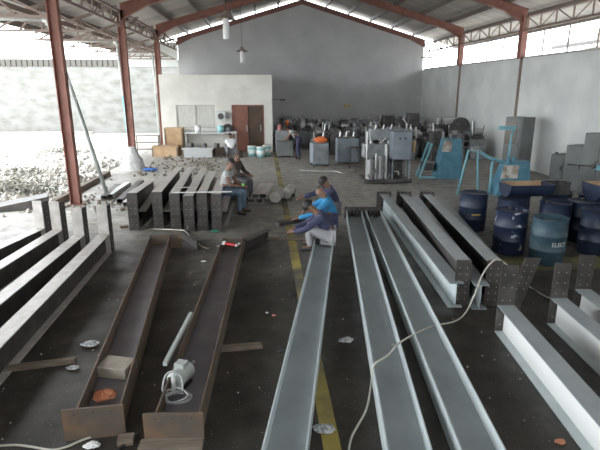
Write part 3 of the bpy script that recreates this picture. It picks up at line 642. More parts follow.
def lathe_m(name, label, group, loc, rz, mm='mgrey'):
    t = thing(name, label, 'machine', loc, rz, group)
    MB().box((-.6, -.22, 0), (-.2, .22, .7)).build('pedestal', M[mm], t, bevel=.015); MB().box((.3, -.2, 0), (.6, .2, .7)).build('pedestal', M[mm], t, bevel=.015); MB().box((-.62, -.18, .7), (.62, .18, .82)).build('bed', M['mdark'], t)
    MB().box((-.6, -.2, .82), (-.22, .2, 1.2)).build('headstock', M[mm], t, bevel=.03); MB().cyl((-.22, 0, 1.02), (-.1, 0, 1.02), .11, n=14).build('chuck', M['silver'], t)
    MB().box((.36, -.1, .82), (.56, .1, 1.08)).build('tailstock', M[mm], t); MB().cyl((.56, 0, 1.0), (.6, 0, 1.0), .09, n=12).build('handwheel', M['silver'], t)
    MB().box((0, -.22, .82), (.2, .2, .92)).build('carriage', M['silver'], t); MB().cyl((.1, -.1, .92), (.1, -.16, 1.15), .012, n=6).build('lever', M['silver'], t)
    return t
def knit(name, label, group, loc, rz, mm='mgrey'):
    t = thing(name, label, 'machine', loc, rz, group)
    MB().box((-.3, -.28, 0), (.3, .28, .8)).build('cabinet', M[mm], t, bevel=.015); MB().box((-.2, -.2, .8), (.2, .2, .95)).build('saddle', M['mdark'], t)
    MB().cyl((-.15, 0, 1.1), (.15, 0, 1.1), .16, n=14).build('drum', M['silver'], t); MB().bar((-.2, .1, .9), (-.24, .15, 1.45), .04).build('arm', M['silver'], t); MB().bar((.2, .1, .9), (.26, .1, 1.35), .03).build('arm', M['mdark'], t)
    MB().ball((-.24, .15, 1.47), .04).build('knob', M['white'], t); MB().cyl((.3, -.1, .6), (.34, -.1, .6), .13, n=14).build('handwheel', M['silver'], t)
    return t
protos = {}
rm = random.Random(21); row = 0
grp = {'drill': 'drilling machines packed at the back', 'lathe': 'lathes packed at the back', 'knit': 'cabinet machines with drums packed at the back'}
txt = {'drill': 'grey drilling machine with pillar and handles', 'lathe': 'grey bench lathe with bright chuck', 'knit': 'grey cabinet machine with bright drum and arms'}
Y = 20.6
while Y < 30.3:
    rowlab = 'front rows' if Y < 23.5 else ('middle rows' if Y < 27 else 'rows by the back wall')
    x = (3.9 if Y < 21.5 else (2.3 if Y < 23 else 1.2)) + rm.uniform(0, .3)
    while x < 9.1:
        if not (Y < 21.6 and x < 5.1) and not (Y < 26 and x < 2.0) and not any(abs(x-a_)<e_ and abs(Y-b_)<f_ for a_, b_, e_, f_ in ((7.1, 24.5, 1.0, .7), (6.6, 26.5, 1.0, .7), (7.9, 24, 1.1, .6), (8.9, 22.5, 1.0, .6))):
            k = rm.choice(('drill', 'lathe', 'knit', 'drill', 'knit')); rz = rm.choice((0, PI/2, PI, 0))+rm.uniform(-.2, .2)
            if k == 'lathe': x += .3
            lab = txt[k]+', in the crowd, '+rowlab
            s = rm.uniform(.78, 1.0); loc = (x, Y+rm.uniform(-.12, .12), 0)
            if k not in protos:
                protos[k] = {'drill': drill, 'lathe': lathe_m, 'knit': knit}[k]({'drill': 'drilling_machine', 'lathe': 'bench_lathe', 'knit': 'cabinet_machine'}[k], lab, grp[k]+', '+rowlab, loc, rz, {'drill': 'mgrey', 'lathe': 'mdark', 'knit': 'mgrey'}[k])
            else: dup(protos[k], loc, rz, lab, grp[k]+', '+rowlab, (s, s, s*rm.uniform(.9, 1.1)))
            x += .45 if k == 'lathe' else 0
        x += rm.uniform(.6, .78)
    Y += .86
# grey machine with orange cloth
def cabinet_box(name, label, cat, loc, rz, sx, sy, sz, m_, legs=0, doors=1, dm=None, handle=True, group=None):
    t = thing(name, label, cat, loc, rz, group)
    MB().box((-sx/2, -sy/2, legs), (sx/2, sy/2, sz)).build('body', M[m_], t, bevel=.01)
    if legs:
        for x in (-sx/2+.05, sx/2-.05):
            for y in (-sy/2+.05, sy/2-.05): MB().box((x-.03, y-.03, 0), (x+.03, y+.03, legs)).build('leg', M['mdark'], t)
    for k in range(doors):
        w = (sx-.06)/doors; x0 = -sx/2+.03+k*w
        d = MB().box((x0+.01, -sy/2-.02, legs+.05), (x0+w-.01, -sy/2-.001, sz-.06)).build('door', M[dm or m_], t, bevel=.005)
        if handle: MB().box((x0+w-.08, -sy/2-.045, (sz+legs)/2), (x0+w-.05, -sy/2-.02, (sz+legs)/2+.14)).build('handle', M['mdark'], d)
    return t
p = at(318, 166); t = cabinet_box('machine_cabinet', 'blue grey cabinet machine with an orange cloth on top', 'machine', (p.x+.05, p.y+.1, 0), .1, .62, .6, .88, 'mlight', .1, 1, 'mgrey')
MB().cyl((-.15, 0, .88), (-.22, 0, 1.3), .03).build('spindle', M['silver'], t); MB().cyl((.12, .1, .88), (.2, .1, 1.25), .03).build('spindle', M['silver'], t)
crumple((p.x+.1, p.y, .885), .28, .16, .12, 'orange', 'orange_cloth', 'orange cloth lying on the blue grey machine cabinet', 'cloth', 8)
p = at(347, 163); t = cabinet_box('machine_cabinet', 'wide blue grey cabinet machine right of the orange cloth', 'machine', (p.x, p.y+.1, 0), 0, .85, .6, .98, 'mlight', .06, 2, 'mlight')
for x in (-.3, -.05, .25): MB().cyl((x, 0, .98), (x+.03, 0, 1.22), .035).build('spindle', M['silver'], t)
MB().box((-.4, -.1, .98), (.4, .1, 1.04)).build('rail', M['mdark'], t)
# small tubular frame
p = at(357, 168); t = thing('tubular_stand', 'dark tubular stand between the grey cabinet and the pump machine', 'stand', (p.x, p.y, 0))
for x in (-.25, .25):
    for y in (0, .35): MB().bar((x, y, 0), (x, y, .75), .035).build('leg', M['mdark'], t)
MB().bar((-.25, 0, .75), (.25, 0, .75), .035).bar((-.25, .35, .75), (.25, .35, .75), .035).bar((-.25, 0, .75), (-.25, .35, .75), .035).bar((.25, 0, .75), (.25, .35, .75), .035).build('top_frame', M['mdark'], t)
# control cabinet machine with pipes
p = at(388, 184); t = thing('pump_machine', 'large grey machine with control box and bright vertical pipes', 'machine', (p.x, p.y+.4, 0))
MB().box((-.75, -.4, .04), (.75, .6, .14)).build('skid', M['mdark'], t)
c = MB().box((.12, -.3, .75), (.72, .15, 1.6)).build('control_box', M['mlight'], t, bevel=.015)
MB().box((.2, -.325, .95), (.66, -.301, 1.5)).build('door', M['mlight'], c, bevel=.005)
for x in (.33, .5): MB().cyl((x, -.35, 1.4), (x, -.325, 1.4), .03, n=10).build('button', M['black'], c)
for x in (.15, .69):
    for y in (-.27, .12): MB().bar((x, y, .14), (x, y, .75), .05).build('leg', M['mlight'], t)
for k, (x, y, h, r_) in enumerate(((-.66, -.2, 1.6, .03), (-.55, -.25, .75, .11), (-.38, -.3, .95, .05), (-.2, -.15, .85, .12), (-.05, -.3, 1.1, .04), (.02, .1, 1.2, .06), (-.45, .2, 1.35, .06))):
    MB().cyl((x, y, .14), (x, y, h), r_, n=12).build('cylinder_pipe', M['silver'], t)
vr = random.Random(4)
for k in range(26):
    a_ = V((vr.uniform(-.72, .65), vr.uniform(-.38, -.1), vr.uniform(.2, .8) if k < 18 else vr.uniform(.8, 1.3))); 
    if a_.z > .8: a_.x = vr.uniform(-.7, .05)
    b_ = a_+V((vr.uniform(-.15, .15), vr.uniform(-.05, .05), vr.uniform(-.15, .2))); MB().cyl(a_, b_, vr.uniform(.015, .04), n=8).build('valve' if k % 2 else 'pipe_branch', M['silver' if k % 3 else 'mgrey'], t)
MB().box((-.7, .1, .75), (.1, .5, 1.2)).build('tank', M['mgrey'], t, bevel=.04); MB().box((-.5, .15, 1.3), (.6, .5, 1.66)).build('upper_housing', M['mgrey'], t, bevel=.03)
MB().box((-.5, .2, .14), (.6, .5, .8)).build('gear_housing', M['mdark'], t, bevel=.02)
for x in (-.4, -.15, .1): MB().cyl((x, 0, 1.66), (x+.05, 0, 1.8), .03).build('lever', M['silver'], t)
MB().tube(curve([(.55, 0, 1.6), (.62, 0, 1.8), (.5, 0, 1.95), (.55, 0, 2.1)]), .015).build('hose', M['silver'], t)
MB().cyl((.84, -.1, .95), (.84, -.1, 1.3), .06).build('tan_handle', M['ply'], t)
# machinery bulky dark behind
for (x, y, sx, sz, l) in ((412, 24.5, .85, 1.72, 'bulky dark machine rising behind the pump machine'), (388, 26.5, .9, 1.5, 'lower dark machine in the crowd behind the pump machine')):
    p = atY(x, 140, y); t = thing('press_machine', l, 'machine', (p.x, y+.0, 0)); MB().box((-sx/2, -.3, 0), (sx/2, .3, sz*.6)).build('body', M['mdark'], t, bevel=.03); MB().box((-sx*.4, -.25, sz*.6), (sx*.3, .25, sz)).build('head', M['mdark'], t, bevel=.05); MB().cyl((sx*.3, -.1, sz*.8), (sx*.5, -.1, sz*.8), .16).build('motor', M['mgrey'], t)
# first blue machine
def blue_body(t, w, d, h, tilt):
    MB().hexa([(-w/2,-d/2,0),(w/2,-d/2,0),(w/2,d/2,0),(-w/2,d/2,0)], [(-w/2+tilt,-d/2+.08,h),(w/2-.08,-d/2+.08,h),(w/2-.08,d/2-.1,h),(-w/2+tilt,d/2-.1,h)]).build('body', M['blue'], t, bevel=.01)
p = at(450, 179); t = thing('blue_machine', 'sky blue slanting machine body with a side frame, nearest the pump machine', 'machine', (p.x, p.y+.35, 0), -.1)
blue_body(t, .85, .7, 1.3, .22)
MB().hexa([(-.3,-.36,.9),(.0,-.36,.9),(.0,-.3,.9),(-.3,-.3,.9)], [(-.22,-.345,1.25),(.0,-.345,1.25),(.0,-.28,1.25),(-.22,-.28,1.25)]).build('control_panel', M['photo'], t)
MB().bar((-.95, -.2, 0), (-.6, -.2, 1.15), .06).bar((-.95, -.2, .03), (-.4, -.2, .03), .06).bar((-.95, .3, 0), (-.6, .3, 1.15), .06).build('side_frame', M['bluel'], t)
MB().cyl((-.2, 0, 1.3), (-.2, 0, 1.5), .05).cyl((.05, 0, 1.3), (.05, 0, 1.45), .07).build('cap', M['mgrey'], t); MB().box((-.85, -.15, .25), (-.5, .3, .5)).build('tray', M['mdark'], t)
# second blue machine
p = at(513, 196); t = thing('blue_machine', 'sky blue machine with printed panel and long cranked arm, behind the drums', 'machine', (p.x, p.y+.3, 0), 0)
blue_body(t, 1.0, .6, .95, .3)
MB().hexa([(-.42,-.33,.5),(.05,-.33,.5),(.05,-.28,.5),(-.42,-.28,.5)], [(-.3,-.26,.85),(.1,-.26,.85),(.1,-.2,.85),(-.3,-.2,.85)]).build('printed_panel', M['photo'], t)
MB().tube([(-.1, 0, .95), (-.08, 0, 1.6), (-.06, 0, 1.85)], .03).build('upright', M['bluel'], t); MB().box((-.45, -.06, 1.8), (0, .06, 1.9)).build('lamp_head', M['bluel'], t)
MB().tube([(-.25, -.05, .9), (-.7, -.05, 1.05), (-1.15, -.05, 1.3)], .045).build('arm', M['bluel'], t)
MB().tube([(-1.55, -.15, .02), (-1.3, -.1, 1.25), (-1.05, -.1, 1.25), (-.95, -.15, .02)], .03).build('a_frame', M['bluel'], t)
MB().tube([(-.55, 0, 0), (-.55, 0, .95)], .035).build('post', M['bluel'], t)
for x in (-.15, .0): MB().cyl((x, -.1, .95), (x, -.1, 1.08), .05).build('cap', M['blue'], t)
MB().box((-1.2, -.12, 1.2), (-1.0, .02, 1.36)).build('gearbox', M['mgrey'], t)
p = at(592, 200, .6); t = thing('pale_blue_arm', 'pale blue sloping arm of equipment at the right edge, above the dark trough', 'machine', (8.6, 11.75, 0), 0)
MB().bar((-.35, 0, 1.0), (.5, -.3, .86), .16, .12).build('arm', M['bluel'], t); MB().bar((.3, -.2, 0), (.3, -.2, .86), .06).build('post', M['mgrey'], t); MB().ball((-.42, 0, 1.02), .06).build('joint', M['mdark'], t); MB().box((.1, -.2, 0), (.5, .2, .04)).build('foot', M['mgrey'], t); MB().bar((-.42, 0, 1.02), (-1.1, 0, 1.08), .03).build('rod', M['mdark'], t)
# grey cabinets along the right wall
p = at(518, 181); t = cabinet_box('steel_locker', 'tall grey cabinet with a glazed panel at the right wall', 'cabinet', (8.8, 16.75, 0), -.6, .7, .62, 1.95, 'cab', 0, 1)
t.rotation_euler = (0, 0, -1.15)
MB().box((-.3, -.35, 1.05), (.15, -.346, 1.8)).build('glass_panel', mat('brown_glazing', (.12, .1, .08), .2), t)
cabinet_box('filing_cabinet', 'small grey cabinet, lowest of the row at the right wall', 'cabinet', (9.2, 14.6, 0), -PI/2+.35, .5, .55, .95, 'cab')
cabinet_box('filing_cabinet', 'medium grey cabinet between the lowest and the tallest at the right wall', 'cabinet', (9.25, 13.85, 0), -PI/2+.35, .6, .6, 1.3, 'cab')
cabinet_box('steel_locker', 'tall grey double door cabinet cut by the right edge', 'cabinet', (9.25, 12.75, 0), -PI/2+.2, 1.1, .6, 1.72, 'cab', 0, 2)
p = V((XR, 15.9, .75)); o = MB().box((-.04, -.05, 0), (0, .05, .1)).tube(curve([(-.02, 0, 0), (-.05, .03, -.15), (-.02, .05, -.3)]), .012).build('wall_socket', M['black']); o.location = p; tag(o, 'small black socket with a cord low on the right wall', 'socket')
# far right back: white topped machine & wheels
p = atY(459, 132, 24); t = thing('white_machine', 'machine with a pale frame top standing behind the first blue machine', 'machine', (min(p.x, XR-.8), 24, 0))
MB().box((-.6, -.3, 0), (.6, .3, 1.2)).build('body', M['mdark'], t); MB().box((-.65, -.32, 1.45), (.65, .32, 1.52)).build('top', M['pane'], t)
for x in (-.6, -.2, .2, .55): MB().bar((x, -.28, 1.2), (x, -.28, 1.45), .06).build('post', M['pane'], t)
p = atY(487, 132, 22.5); t = thing('wheel_machine', 'dark machine with large wheel against the right wall', 'machine', (min(p.x, XR-.75), 22.5, 0))
MB().box((-.5, -.3, 0), (.5, .3, .9)).build('body', M['mdark'], t); MB().cyl((0, -.1, 1.2), (0, .1, 1.2), .42, n=20).build('wheel', M['mdark'], t); MB().bar((-.9, 0, 0), (-.9, 0, 1.6), .05).build('post', M['mdark'], t); MB().bar((-.9, 0, 1.0), (-.5, 0, .85), .05).build('brace', M['mdark'], t)
# boxes near the bending man
p = at(285, 158); cabinet_box('machine_box', 'light grey machine box the grey shirted man bends over', 'machine', (p.x, p.y+.4, 0), 0, .7, .55, .7, 'cab', .08, 1)
p = at(280, 152); t = cabinet_box('machine_box', 'dark blue grey machine box beside the office corner', 'machine', (p.x+.1, p.y+.3, 0), 0, .6, .5, 1.0, 'mgrey', .08, 1)
MB().cyl((-.1, 0, 1.0), (-.1, 0, 1.25), .1).build('motor', M['redt'], t)
# ------------------------------------------------------------------ drums and bins
def drum(loc, label, m_='drum', rz=0, R=.28, H=.79, open_top=False, mat_in='foam', group='steel drums on the right'):
    t = thing('steel_drum', label, 'drum', loc, rz, group)
    prof = [(.001, 0), (R-.01, 0), (R, .015)]
    for k in range(3):
        z = H*(.32+.32*k)-.02
        if k < 2: prof += [(R, z), (R+.012, z+.015), (R+.012, z+.03), (R, z+.045)]
    prof += [(R, H-.02), (R+.01, H)]
    if open_top: prof += [(R-.015, H), (R-.02, .03), (.001, .03)]
    MB().lathe(prof, n=28).build('shell', M[m_], t)
    if not open_top:
        MB().lathe([(.001, H-.02), (R-.015, H-.02), (R-.015, H), (R+.004, H+.003), (R+.01, H-.01)], n=28).build('lid', M[m_], t); MB().cyl((.15, .05, H-.02), (.15, .05, H+.015), .035).build('bung', M['mdark'], t)
    else: MB().lathe([(.001, H*.86), (R-.02, H*.86)], n=28).build('contents', M[mat_in], t)
    return t
DR = [((487, 236), 'navy drum with a yellow stripe, standing alone on the left', 'drum', False), ]
p1 = V((4.4, 9.95, 0)); d1 = drum(p1, 'navy drum, leftmost, standing a little apart from the others', 'drum')
MB().box((-.13, -.288, .36), (.05, -.278, .385)).build('yellow_marks', M['letty'], d1)
p2 = at(515, 256); drum((p2.x, p2.y+.28, 0), 'navy drum with flaking white patches in the front row', 'drumw', 1.0)
p3 = at(554, 267); d3 = drum((p3.x, p3.y+.28, 0), 'open teal drum with white lettering in the front row', 'drumt', 0, open_top=True)
d4 = drum((6.0, 8.25, 0), 'navy drum with yellow lettering right of the teal drum', 'drum', 0)
MB().box((-.08, -.288, .45), (.1, -.278, .475)).build('yellow_marks', M['letty'], d4)
drum((6.65, 8.5, 0), 'teal drum cut by the right edge', 'drumt', .5)
drum((4.95, 9.35, 0), 'navy drum behind the flaking one, under the left trough bin', 'drum', .5)
drum((5.6, 8.95, 0), 'navy drum with pale lid in the second row', 'drum', 2.5)
drum((6.2, 9.0, 0), 'navy drum in the second row on the right, under the deep bin', 'drum', .9)
drum((5.35, 10.0, 0), 'navy drum in the back row on the left', 'drum', 1.9); drum((6.2, 9.9, 0), 'navy drum in the back row in the middle', 'drum', 1.4); drum((6.8, 9.6, 0), 'navy drum in the back row on the right', 'drum', .2)
def text(s, size, loc, rot, m_, parent):
    cu = bpy.data.curves.new('t', 'FONT'); cu.body = s; cu.size = size; cu.extrude = .002; cu.align_x = 'CENTER'; cu.align_y = 'CENTER'
    to = bpy.data.objects.new('t', cu); C.objects.link(to); bpy.context.view_layer.update()
    me = bpy.data.meshes.new_from_object(to.evaluated_get(bpy.context.evaluated_depsgraph_get())); bpy.data.objects.remove(to)
    me.materials.clear(); me.materials.append(M[m_]); o = bpy.data.objects.new('lettering', me); C.objects.link(o); o.parent = parent; o.location = loc; o.rotation_euler = rot
    return o
tx = text('ELECT', .1, (0, 0, 0), (0, 0, 0), 'lettr', d3)
for v in tx.data.vertices:     # bend round the drum shell
    x, y, z = v.co; a = x/.3; v.co = ((.284+z)*math.sin(a+.15), -(.284+z)*math.cos(a+.15), y+.38)
# half drum trough bins lying on the back drums
def bin_(loc, L, R, label, rz=0, tiltx=0, flip=False):
    t = thing('trough_bin', label, 'bin', loc, rz); n = 10; pts = [(-R*math.cos(k*PI/n), -R*math.sin(k*PI/n)) for k in range(n+1)]
    vs = []; fs = []
    for x in (-L/2, L/2): vs += [(x, a, b_+R) for a, b_ in pts]
    q = .97
    for x in (-L/2, L/2): vs += [(x, a*q, b_*q+R) for a, b_ in pts]
    m_ = n+1
    for k in range(n): fs += [(k, k+1, m_+k+1, m_+k), (2*m_+k, 3*m_+k, 3*m_+k+1, 2*m_+k+1), (k, 2*m_+k, 2*m_+k+1, k+1), (m_+k, m_+k+1, 3*m_+k+1, 3*m_+k)]
    fs += [(0, m_, 3*m_, 2*m_), (n, 2*m_+n, 3*m_+n, m_+n)]
    mb = MB().add(vs, fs); mb.mi = [1 if (i % 4 == 1 and i < 4*n) else 0 for i in range(len(fs))]; mb.build('shell', [M['drum'], M['ply']], t)
    for x in (-L/2+.005, L/2-.005): 
        mb = MB(); mb.add([(x-.005, a*q, b_*q+R) for a, b_ in pts]+[(x+.005, a*q, b_*q+R) for a, b_ in pts], [tuple(range(m_)), tuple(range(2*m_-1, m_-1, -1))]+[(k, (k+1) % m_, m_+(k+1) % m_, m_+k) for k in range(m_)]); mb.build('end_wall', M['drum'], t)
    MB().box((-L/2+.02, -R*.8, R*.45), (L/2-.02, R*.8, R*.46)).build('contents', M['foam'], t)
bin_((5.25, 9.45, .797), .9, .27, 'half drum bin with rusty inside lying on the back drums, left one')
bin_((6.7, 8.95, .797), .85, .33, 'half drum bin lying on the drums at the right edge')
t = thing('dark_box', 'dark open metal box between the two half drum bins', 'box', (5.98, 9.75, .797)); MB().box((-.24, -.22, 0), (.24, .22, .02)).box((-.24, -.22, .02), (-.22, .22, .26)).box((.22, -.22, .02), (.24, .22, .26)).box((-.22, -.22, .02), (.22, -.2, .26)).box((-.22, .2, .02), (.22, .22, .26)).build('body', M['mdark'], t); MB().box((-.26, -.02, .26), (.26, .02, .28)).build('handle_bar', M['mgrey'], t)
# ------------------------------------------------------------------ people
def skin_mesh(name, nodes, edges, m_, parent, sub=2, root=0):
    me = bpy.data.meshes.new(name); me.from_pydata([n[0] for n in nodes], edges, [])
    o = bpy.data.objects.new(name, me); C.objects.link(o)
    sk = o.modifiers.new('s', 'SKIN'); sk.use_smooth_shade = True
    lay = me.skin_vertices[0].data if me.skin_vertices else None
    if lay is None:
        bm = bmesh.new(); bm.from_mesh(me); bm.verts.layers.skin.verify(); bm.to_mesh(me); bm.free(); lay = me.skin_vertices[0].data
    for i, n in enumerate(nodes):
        r_ = n[1]; lay[i].radius = (r_, r_) if not isinstance(r_, tuple) else r_; lay[i].use_root = (i == root)
    sb = o.modifiers.new('u', 'SUBSURF'); sb.levels = sub; sb.render_levels = sub
    bpy.context.view_layer.update()
    me2 = bpy.data.meshes.new_from_object(o.evaluated_get(bpy.context.evaluated_depsgraph_get())); o.modifiers.clear(); o.data = me2
    me2.materials.clear(); me2.materials.append(M[m_])
    for p_ in me2.polygons: p_.use_smooth = True
    o.parent = parent; return o
def person(label, loc, rz, J, shirt, trous, head='hair', sleeve=1.0, cap=None, s=1.0, group=None):
    """J: local joints, x forward, y left, z up"""
    t = thing('person', label, 'person', loc, rz); t.scale = (s, s, s)
    J = {k: V(v) for k, v in J.items()}
    nodes = []; edges = []; idx = {}
    def nd(k, p, r_, par=None):
        idx[k] = len(nodes); nodes.append((tuple(p), r_))
        if par is not None: edges.append((idx[par], idx[k]))
    pel, ch, nk, hd = J['pelvis'], J['chest'], J['neck'], J['head']
    fwd = J.get('look', V((1, 0, -.2))).normalized(); upv = (hd-nk).normalized()
    nd('pelvis', pel, .125); nd('belly', pel.lerp(ch, .5), .125, 'pelvis'); nd('chest', ch, .14, 'belly'); nd('nb', ch.lerp(nk, .75), .075, 'chest'); nd('nk', nk, .055, 'nb')
    nd('h0', hd-upv*.045+fwd*.01, .068, 'nk'); nd('h1', hd+upv*.03, .088, 'h0'); nd('h2', hd+upv*.095, .055, 'h1')
    nd('nose', hd-upv*.01+fwd*.085, .017, 'h0')
    for sd in ('L', 'R'):
        q = 1 if sd == 'L' else -1
        sh, el, ha = J['sh'+sd], J['el'+sd], J['ha'+sd]; hp, kn, an, to = J['hp'+sd], J['kn'+sd], J['an'+sd], J['to'+sd]
        nd('sh'+sd, sh, .062, 'chest'); nd('ua'+sd, sh.lerp(el, .5), .052, 'sh'+sd); nd('el'+sd, el, .042, 'ua'+sd); nd('wr'+sd, el.lerp(ha, .92), .027, 'el'+sd)
        d = (ha-el).normalized(); sid = d.cross(V((0, 0, 1)));  sid = sid.normalized() if sid.length > .1 else V((0, 1, 0)); dn = sid.cross(d)*-1
        if dn.z > 0: dn = -dn
        nd('pm'+sd, ha+d*.04, .034, 'wr'+sd)
        for k, (off, ln) in enumerate(((-.027, .06), (-.009, .072), (.01, .068), (.028, .052))):
            a = ha+d*.07+sid*off; nd('f%d'%k+sd, a, .0095, 'pm'+sd); nd('g%d'%k+sd, a+d*ln*.5+dn*.01, .009, 'f%d'%k+sd); nd('e%d'%k+sd, a+d*ln*.75+dn*ln*.5, .0075, 'g%d'%k+sd)
        nd('t'+sd, ha+d*.035+sid*q*.045+dn*.01, .0105, 'pm'+sd); nd('u'+sd, ha+d*.07+sid*q*.06+dn*.025, .009, 't'+sd)
        nd('hp'+sd, hp, .095, 'pelvis'); nd('th'+sd, hp.lerp(kn, .5), .08, 'hp'+sd); nd('kn'+sd, kn, .058, 'th'+sd); nd('cf'+sd, kn.lerp(an, .4), .054, 'kn'+sd); nd('an'+sd, an, .036, 'cf'+sd); nd('to'+sd, to, .03, 'an'+sd)
    skin_mesh('body', nodes, edges, 'skin', t, 2)
    def sub(names, extra, r_add, name, m_):
        ii = {n_: i for i, n_ in enumerate(names)}; nn = [(nodes[idx[n_]][0], nodes[idx[n_]][1]+r_add) for n_ in names]
        ee = [(ii[a_], ii[b_]) for a_, b_ in extra]; return skin_mesh(name, nn, ee, m_, t, 2)
    nm = ['pelvis', 'belly', 'chest', 'nb']+[a_+s_ for s_ in 'LR' for a_ in (('sh', 'ua', 'el', 'wr') if sleeve > .8 else ('sh', 'ua'))]
    ex = [('pelvis', 'belly'), ('belly', 'chest'), ('chest', 'nb')]
    for s_ in 'LR':
        ex += [('chest', 'sh'+s_), ('sh'+s_, 'ua'+s_)]
        if sleeve > .8: ex += [('ua'+s_, 'el'+s_), ('el'+s_, 'wr'+s_)]
    sub(nm, ex, .017, 'shirt', shirt)
    nm = ['pelvis']+[a_+s_ for s_ in 'LR' for a_ in ('hp', 'th', 'kn', 'cf', 'an')]; ex = []
    for s_ in 'LR': ex += [('pelvis', 'hp'+s_), ('hp'+s_, 'th'+s_), ('th'+s_, 'kn'+s_), ('kn'+s_, 'cf'+s_), ('cf'+s_, 'an'+s_)]
    sub(nm, ex, .018, 'trousers', trous)
    for s_ in 'LR':
        an, to = J['an'+s_], J['to'+s_]; dd = (to-an); dd.z = 0; dd.normalize(); b0 = V((an.x, an.y, .045))
        skin_mesh('shoe', [(tuple(b0-dd*.05), .045), (tuple(b0+dd*.06), .045), (tuple(b0+dd*.17-V((0, 0, .012))), .035)], [(0, 1), (1, 2)], 'black', t, 2)
    # hair or cap
    sidev = upv.cross(fwd).normalized(); c0 = hd+upv*.045-fwd*.012
    f2 = (fwd-upv*fwd.dot(upv)).normalized()
    mx = Matrix((f2, sidev, upv)).transposed().to_4x4(); mx.translation = c0
    mb = MB(); n = 16; rows = 6; vs = []; fs = []
    for i in range(rows+1):
        th = (PI*.56)*i/rows
        for j in range(n):
            a = j*2*PI/n; rr = .1 if not cap else .106; low = .0 if not cap else .0
            z_ = rr*math.cos(th)*1.02
            if i == rows and math.cos(a) > .2 and not cap: z_ += .045*math.cos(a)
            vs.append(mx @ V((rr*1.02*math.sin(th)*math.cos(a), rr*.93*math.sin(th)*math.sin(a), z_)))
    for i in range(rows):
        for j in range(n): fs.append((i*n+j, (i+1)*n+j, (i+1)*n+(j+1) % n, i*n+(j+1) % n))
    mb.add(vs, fs, True)
    if cap:
        mb2 = [mx @ V(p_) for p_ in ((.08, -.07, -.0), (.19, -.05, -.015), (.19, .05, -.015), (.08, .07, 0), (.08, -.07, .012), (.185, -.05, -.003), (.185, .05, -.003), (.08, .07, .012))]
        mb.add(mb2, [(0,3,2,1),(4,5,6,7),(0,1,5,4),(1,2,6,5),(2,3,7,6),(3,0,4,7)])
        ho = mb.build('cap', M[cap], t)
    elif head == 'hair': mb.build('hair', M['hair'], t)
    for q in (-1, 1):
        e_ = mx @ V((.092, q*.032, -.045)); MB().ball(e_, .01, 8, 4).build('eye', M['black'], t)
        e_ = mx @ V((-.005, q*.09, -.06)); MB().ball(e_, .022, 8, 4).build('ear', M['skin'], t)
    return t
def squat(lean=.0, arms=None, hz=.24):
    arms = arms or {}
    j = dict(pelvis=(0,0,hz), chest=(.2+lean,0,hz+.33-lean*.3), neck=(.31+lean*1.3,0,hz+.46-lean*.5), head=(.39+lean*1.5,0,hz+.55-lean*.6),
        shL=(.24+lean,.18,hz+.38-lean*.4), shR=(.24+lean,-.18,hz+.38-lean*.4), elL=(.45+lean,.2,hz+.2), elR=(.45+lean,-.2,hz+.2), haL=(.66+lean,.1,hz+.1), haR=(.66+lean,-.1,hz+.12),
        hpL=(.02,.1,hz), hpR=(.02,-.1,hz), knL=(.36,.2,hz+.22), knR=(.36,-.2,hz+.22), anL=(.12,.16,.08), anR=(.12,-.16,.08), toL=(.3,.18,.04), toR=(.3,-.18,.04))
    j.update(arms); return j
# three workers at the far end of the middle primed beam
def low(h, lean, **k):
    d = dict(pelvis=(0,0,.27+h), chest=(.04+lean*.5,0,.57+h), neck=(.1+lean*.9,0,.7+h), head=(.14+lean*1.3,0,.77+h), shL=(.06+lean*.6,.18,.62+h), shR=(.06+lean*.6,-.18,.62+h),
        elL=(.26+lean,.22,.42+h), elR=(.26+lean,-.22,.42+h), haL=(.48+lean,.1,.34+h*.6), haR=(.48+lean,-.1,.34+h*.6), hpL=(.02,.1,.27+h), hpR=(.02,-.1,.27+h),
        knL=(.38,.17,.42+h*.6), knR=(.38,-.17,.42+h*.6), anL=(.34,.15,.08), anR=(.34,-.15,.08), toL=(.5,.16,.04), toR=(.5,-.16,.04)); d.update(k); return d
person('dark haired worker in a navy shirt, nearest of the three crouching at the grey beam', (1.2, 8.8, 0), PI-.15, low(-.02, .17, look=(1, .2, -.6)), 'navy', 'ltrous', cap='hair', s=1.05)
person('worker with shaved head and bright blue shirt crouching between the other two', (1.34, 9.55, 0), PI-.1, low(.1, .06, look=(1, .4, -.35), elR=(.3,-.2,.6), haR=(.5,-.05,.5), elL=(.35,.24,.5), haL=(.66,.2,.42)), 'bshirt', 'navy', head='none', s=1.05)
w3 = person('dark capped worker crouching at the back of the three, one arm reaching left', (1.5, 10.3, 0), PI+.05, low(.15, .06, look=(1, .5, -.3), elR=(.36,-.26,.66), haR=(.64,-.22,.6)), 'navy', 'gtrous', cap='hair', s=1.05)
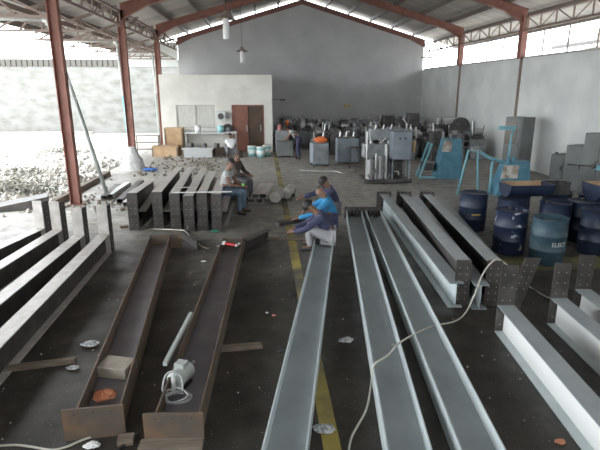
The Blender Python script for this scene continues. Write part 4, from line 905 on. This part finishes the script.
# seated man
sit = lambda hz, **k: {**dict(pelvis=(0,0,hz+.1), chest=(.06,0,hz+.46), neck=(.1,0,hz+.62), head=(.15,0,hz+.73), shL=(.08,.18,hz+.5), shR=(.08,-.18,hz+.5), elL=(.2,.22,hz+.28), elR=(.2,-.22,hz+.28),
    haL=(.42,.1,hz+.22), haR=(.42,-.1,hz+.22), hpL=(.03,.1,hz+.08), hpR=(.03,-.1,hz+.08), knL=(.42,.14,hz+.06), knR=(.42,-.14,hz+.06), anL=(.4,.15,.08), anR=(.38,-.15,.08), toL=(.56,.17,.04), toR=(.54,-.17,.04)), **k}
person('man in a grey shirt and jeans sitting on the end of the steel beams', (-.92, 11.75, 0), -.25, sit(.46, look=(1, -.6, -.2)), 'gshirt', 'jeans', sleeve=.5)
c = atY(246, 187, 11.6); o = MB().box((-.03, -.02, -.04), (.03, .02, .04)).build('green_cup', M['lime'], bevel=.01); o.location = (-.50, 11.60, .70); tag(o, 'small lime green object in the hand of the seated man', 'cup')
person('man in a dark cap and dark clothes sitting behind the grey shirted man', (-.8, 13.4, 0), -.4, sit(.44, look=(1, -.8, -.2)), 'dcloth', 'gtrous', cap='dcloth')
crate((-.8, 13.4, 0), .5, .5, .4, 0, 'mdark', 'dark box the man in dark clothes sits on', 'dark_seat_box', 'box')
p = at(232, 157); p.y = 21.6; person('man in a white shirt squatting with his back turned before the brown door', (p.x, p.y+.1, 0), PI/2+.2, squat(-.06, hz=.3), 'wshirt', 'gtrous', sleeve=.5)
bend = dict(pelvis=(0,0,.88), chest=(.3,0,1.12), neck=(.44,0,1.2), head=(.54,0,1.24), shL=(.32,.18,1.14), shR=(.32,-.18,1.14), elL=(.45,.22,.92), elR=(.45,-.22,.92), haL=(.6,.15,.82), haR=(.6,-.15,.82),
    hpL=(0,.1,.86), hpR=(0,-.1,.86), knL=(.06,.13,.47), knR=(.03,-.13,.47), anL=(-.02,.14,.08), anR=(-.02,-.14,.08), toL=(.12,.16,.04), toR=(.12,-.16,.04), look=(1,0,-.7))
p = at(299, 159); person('man in a grey shirt bending over the light grey machine box', (p.x, p.y+.1, 0), PI-.1, bend, 'gshirt', 'navy', sleeve=.5)
person('man with an orange cap behind the machine boxes beside the office', (1.2, 25.0, 0), -PI/2, sit(.5), 'navy', 'gtrous', cap='orange')
crate((1.2, 25.05, 0), .5, .5, .45, 0, 'mdark', 'dark box the man with the orange cap sits on', 'dark_seat_box', 'box')
# ------------------------------------------------------------------ light
w = bpy.data.worlds.new('world'); bpy.context.scene.world = w; w.use_nodes = True
nt = w.node_tree; bg = nt.nodes['Background']
bg.inputs[0].default_value = (.93, .97, 1.0, 1); bg.inputs[1].default_value = 7.0
sc = bpy.context.scene
sc.view_settings.view_transform = 'Standard'; sc.view_settings.look = 'None'; sc.view_settings.gamma = 1; sc.view_settings.exposure = 0.12
sc.view_settings.use_curve_mapping = False
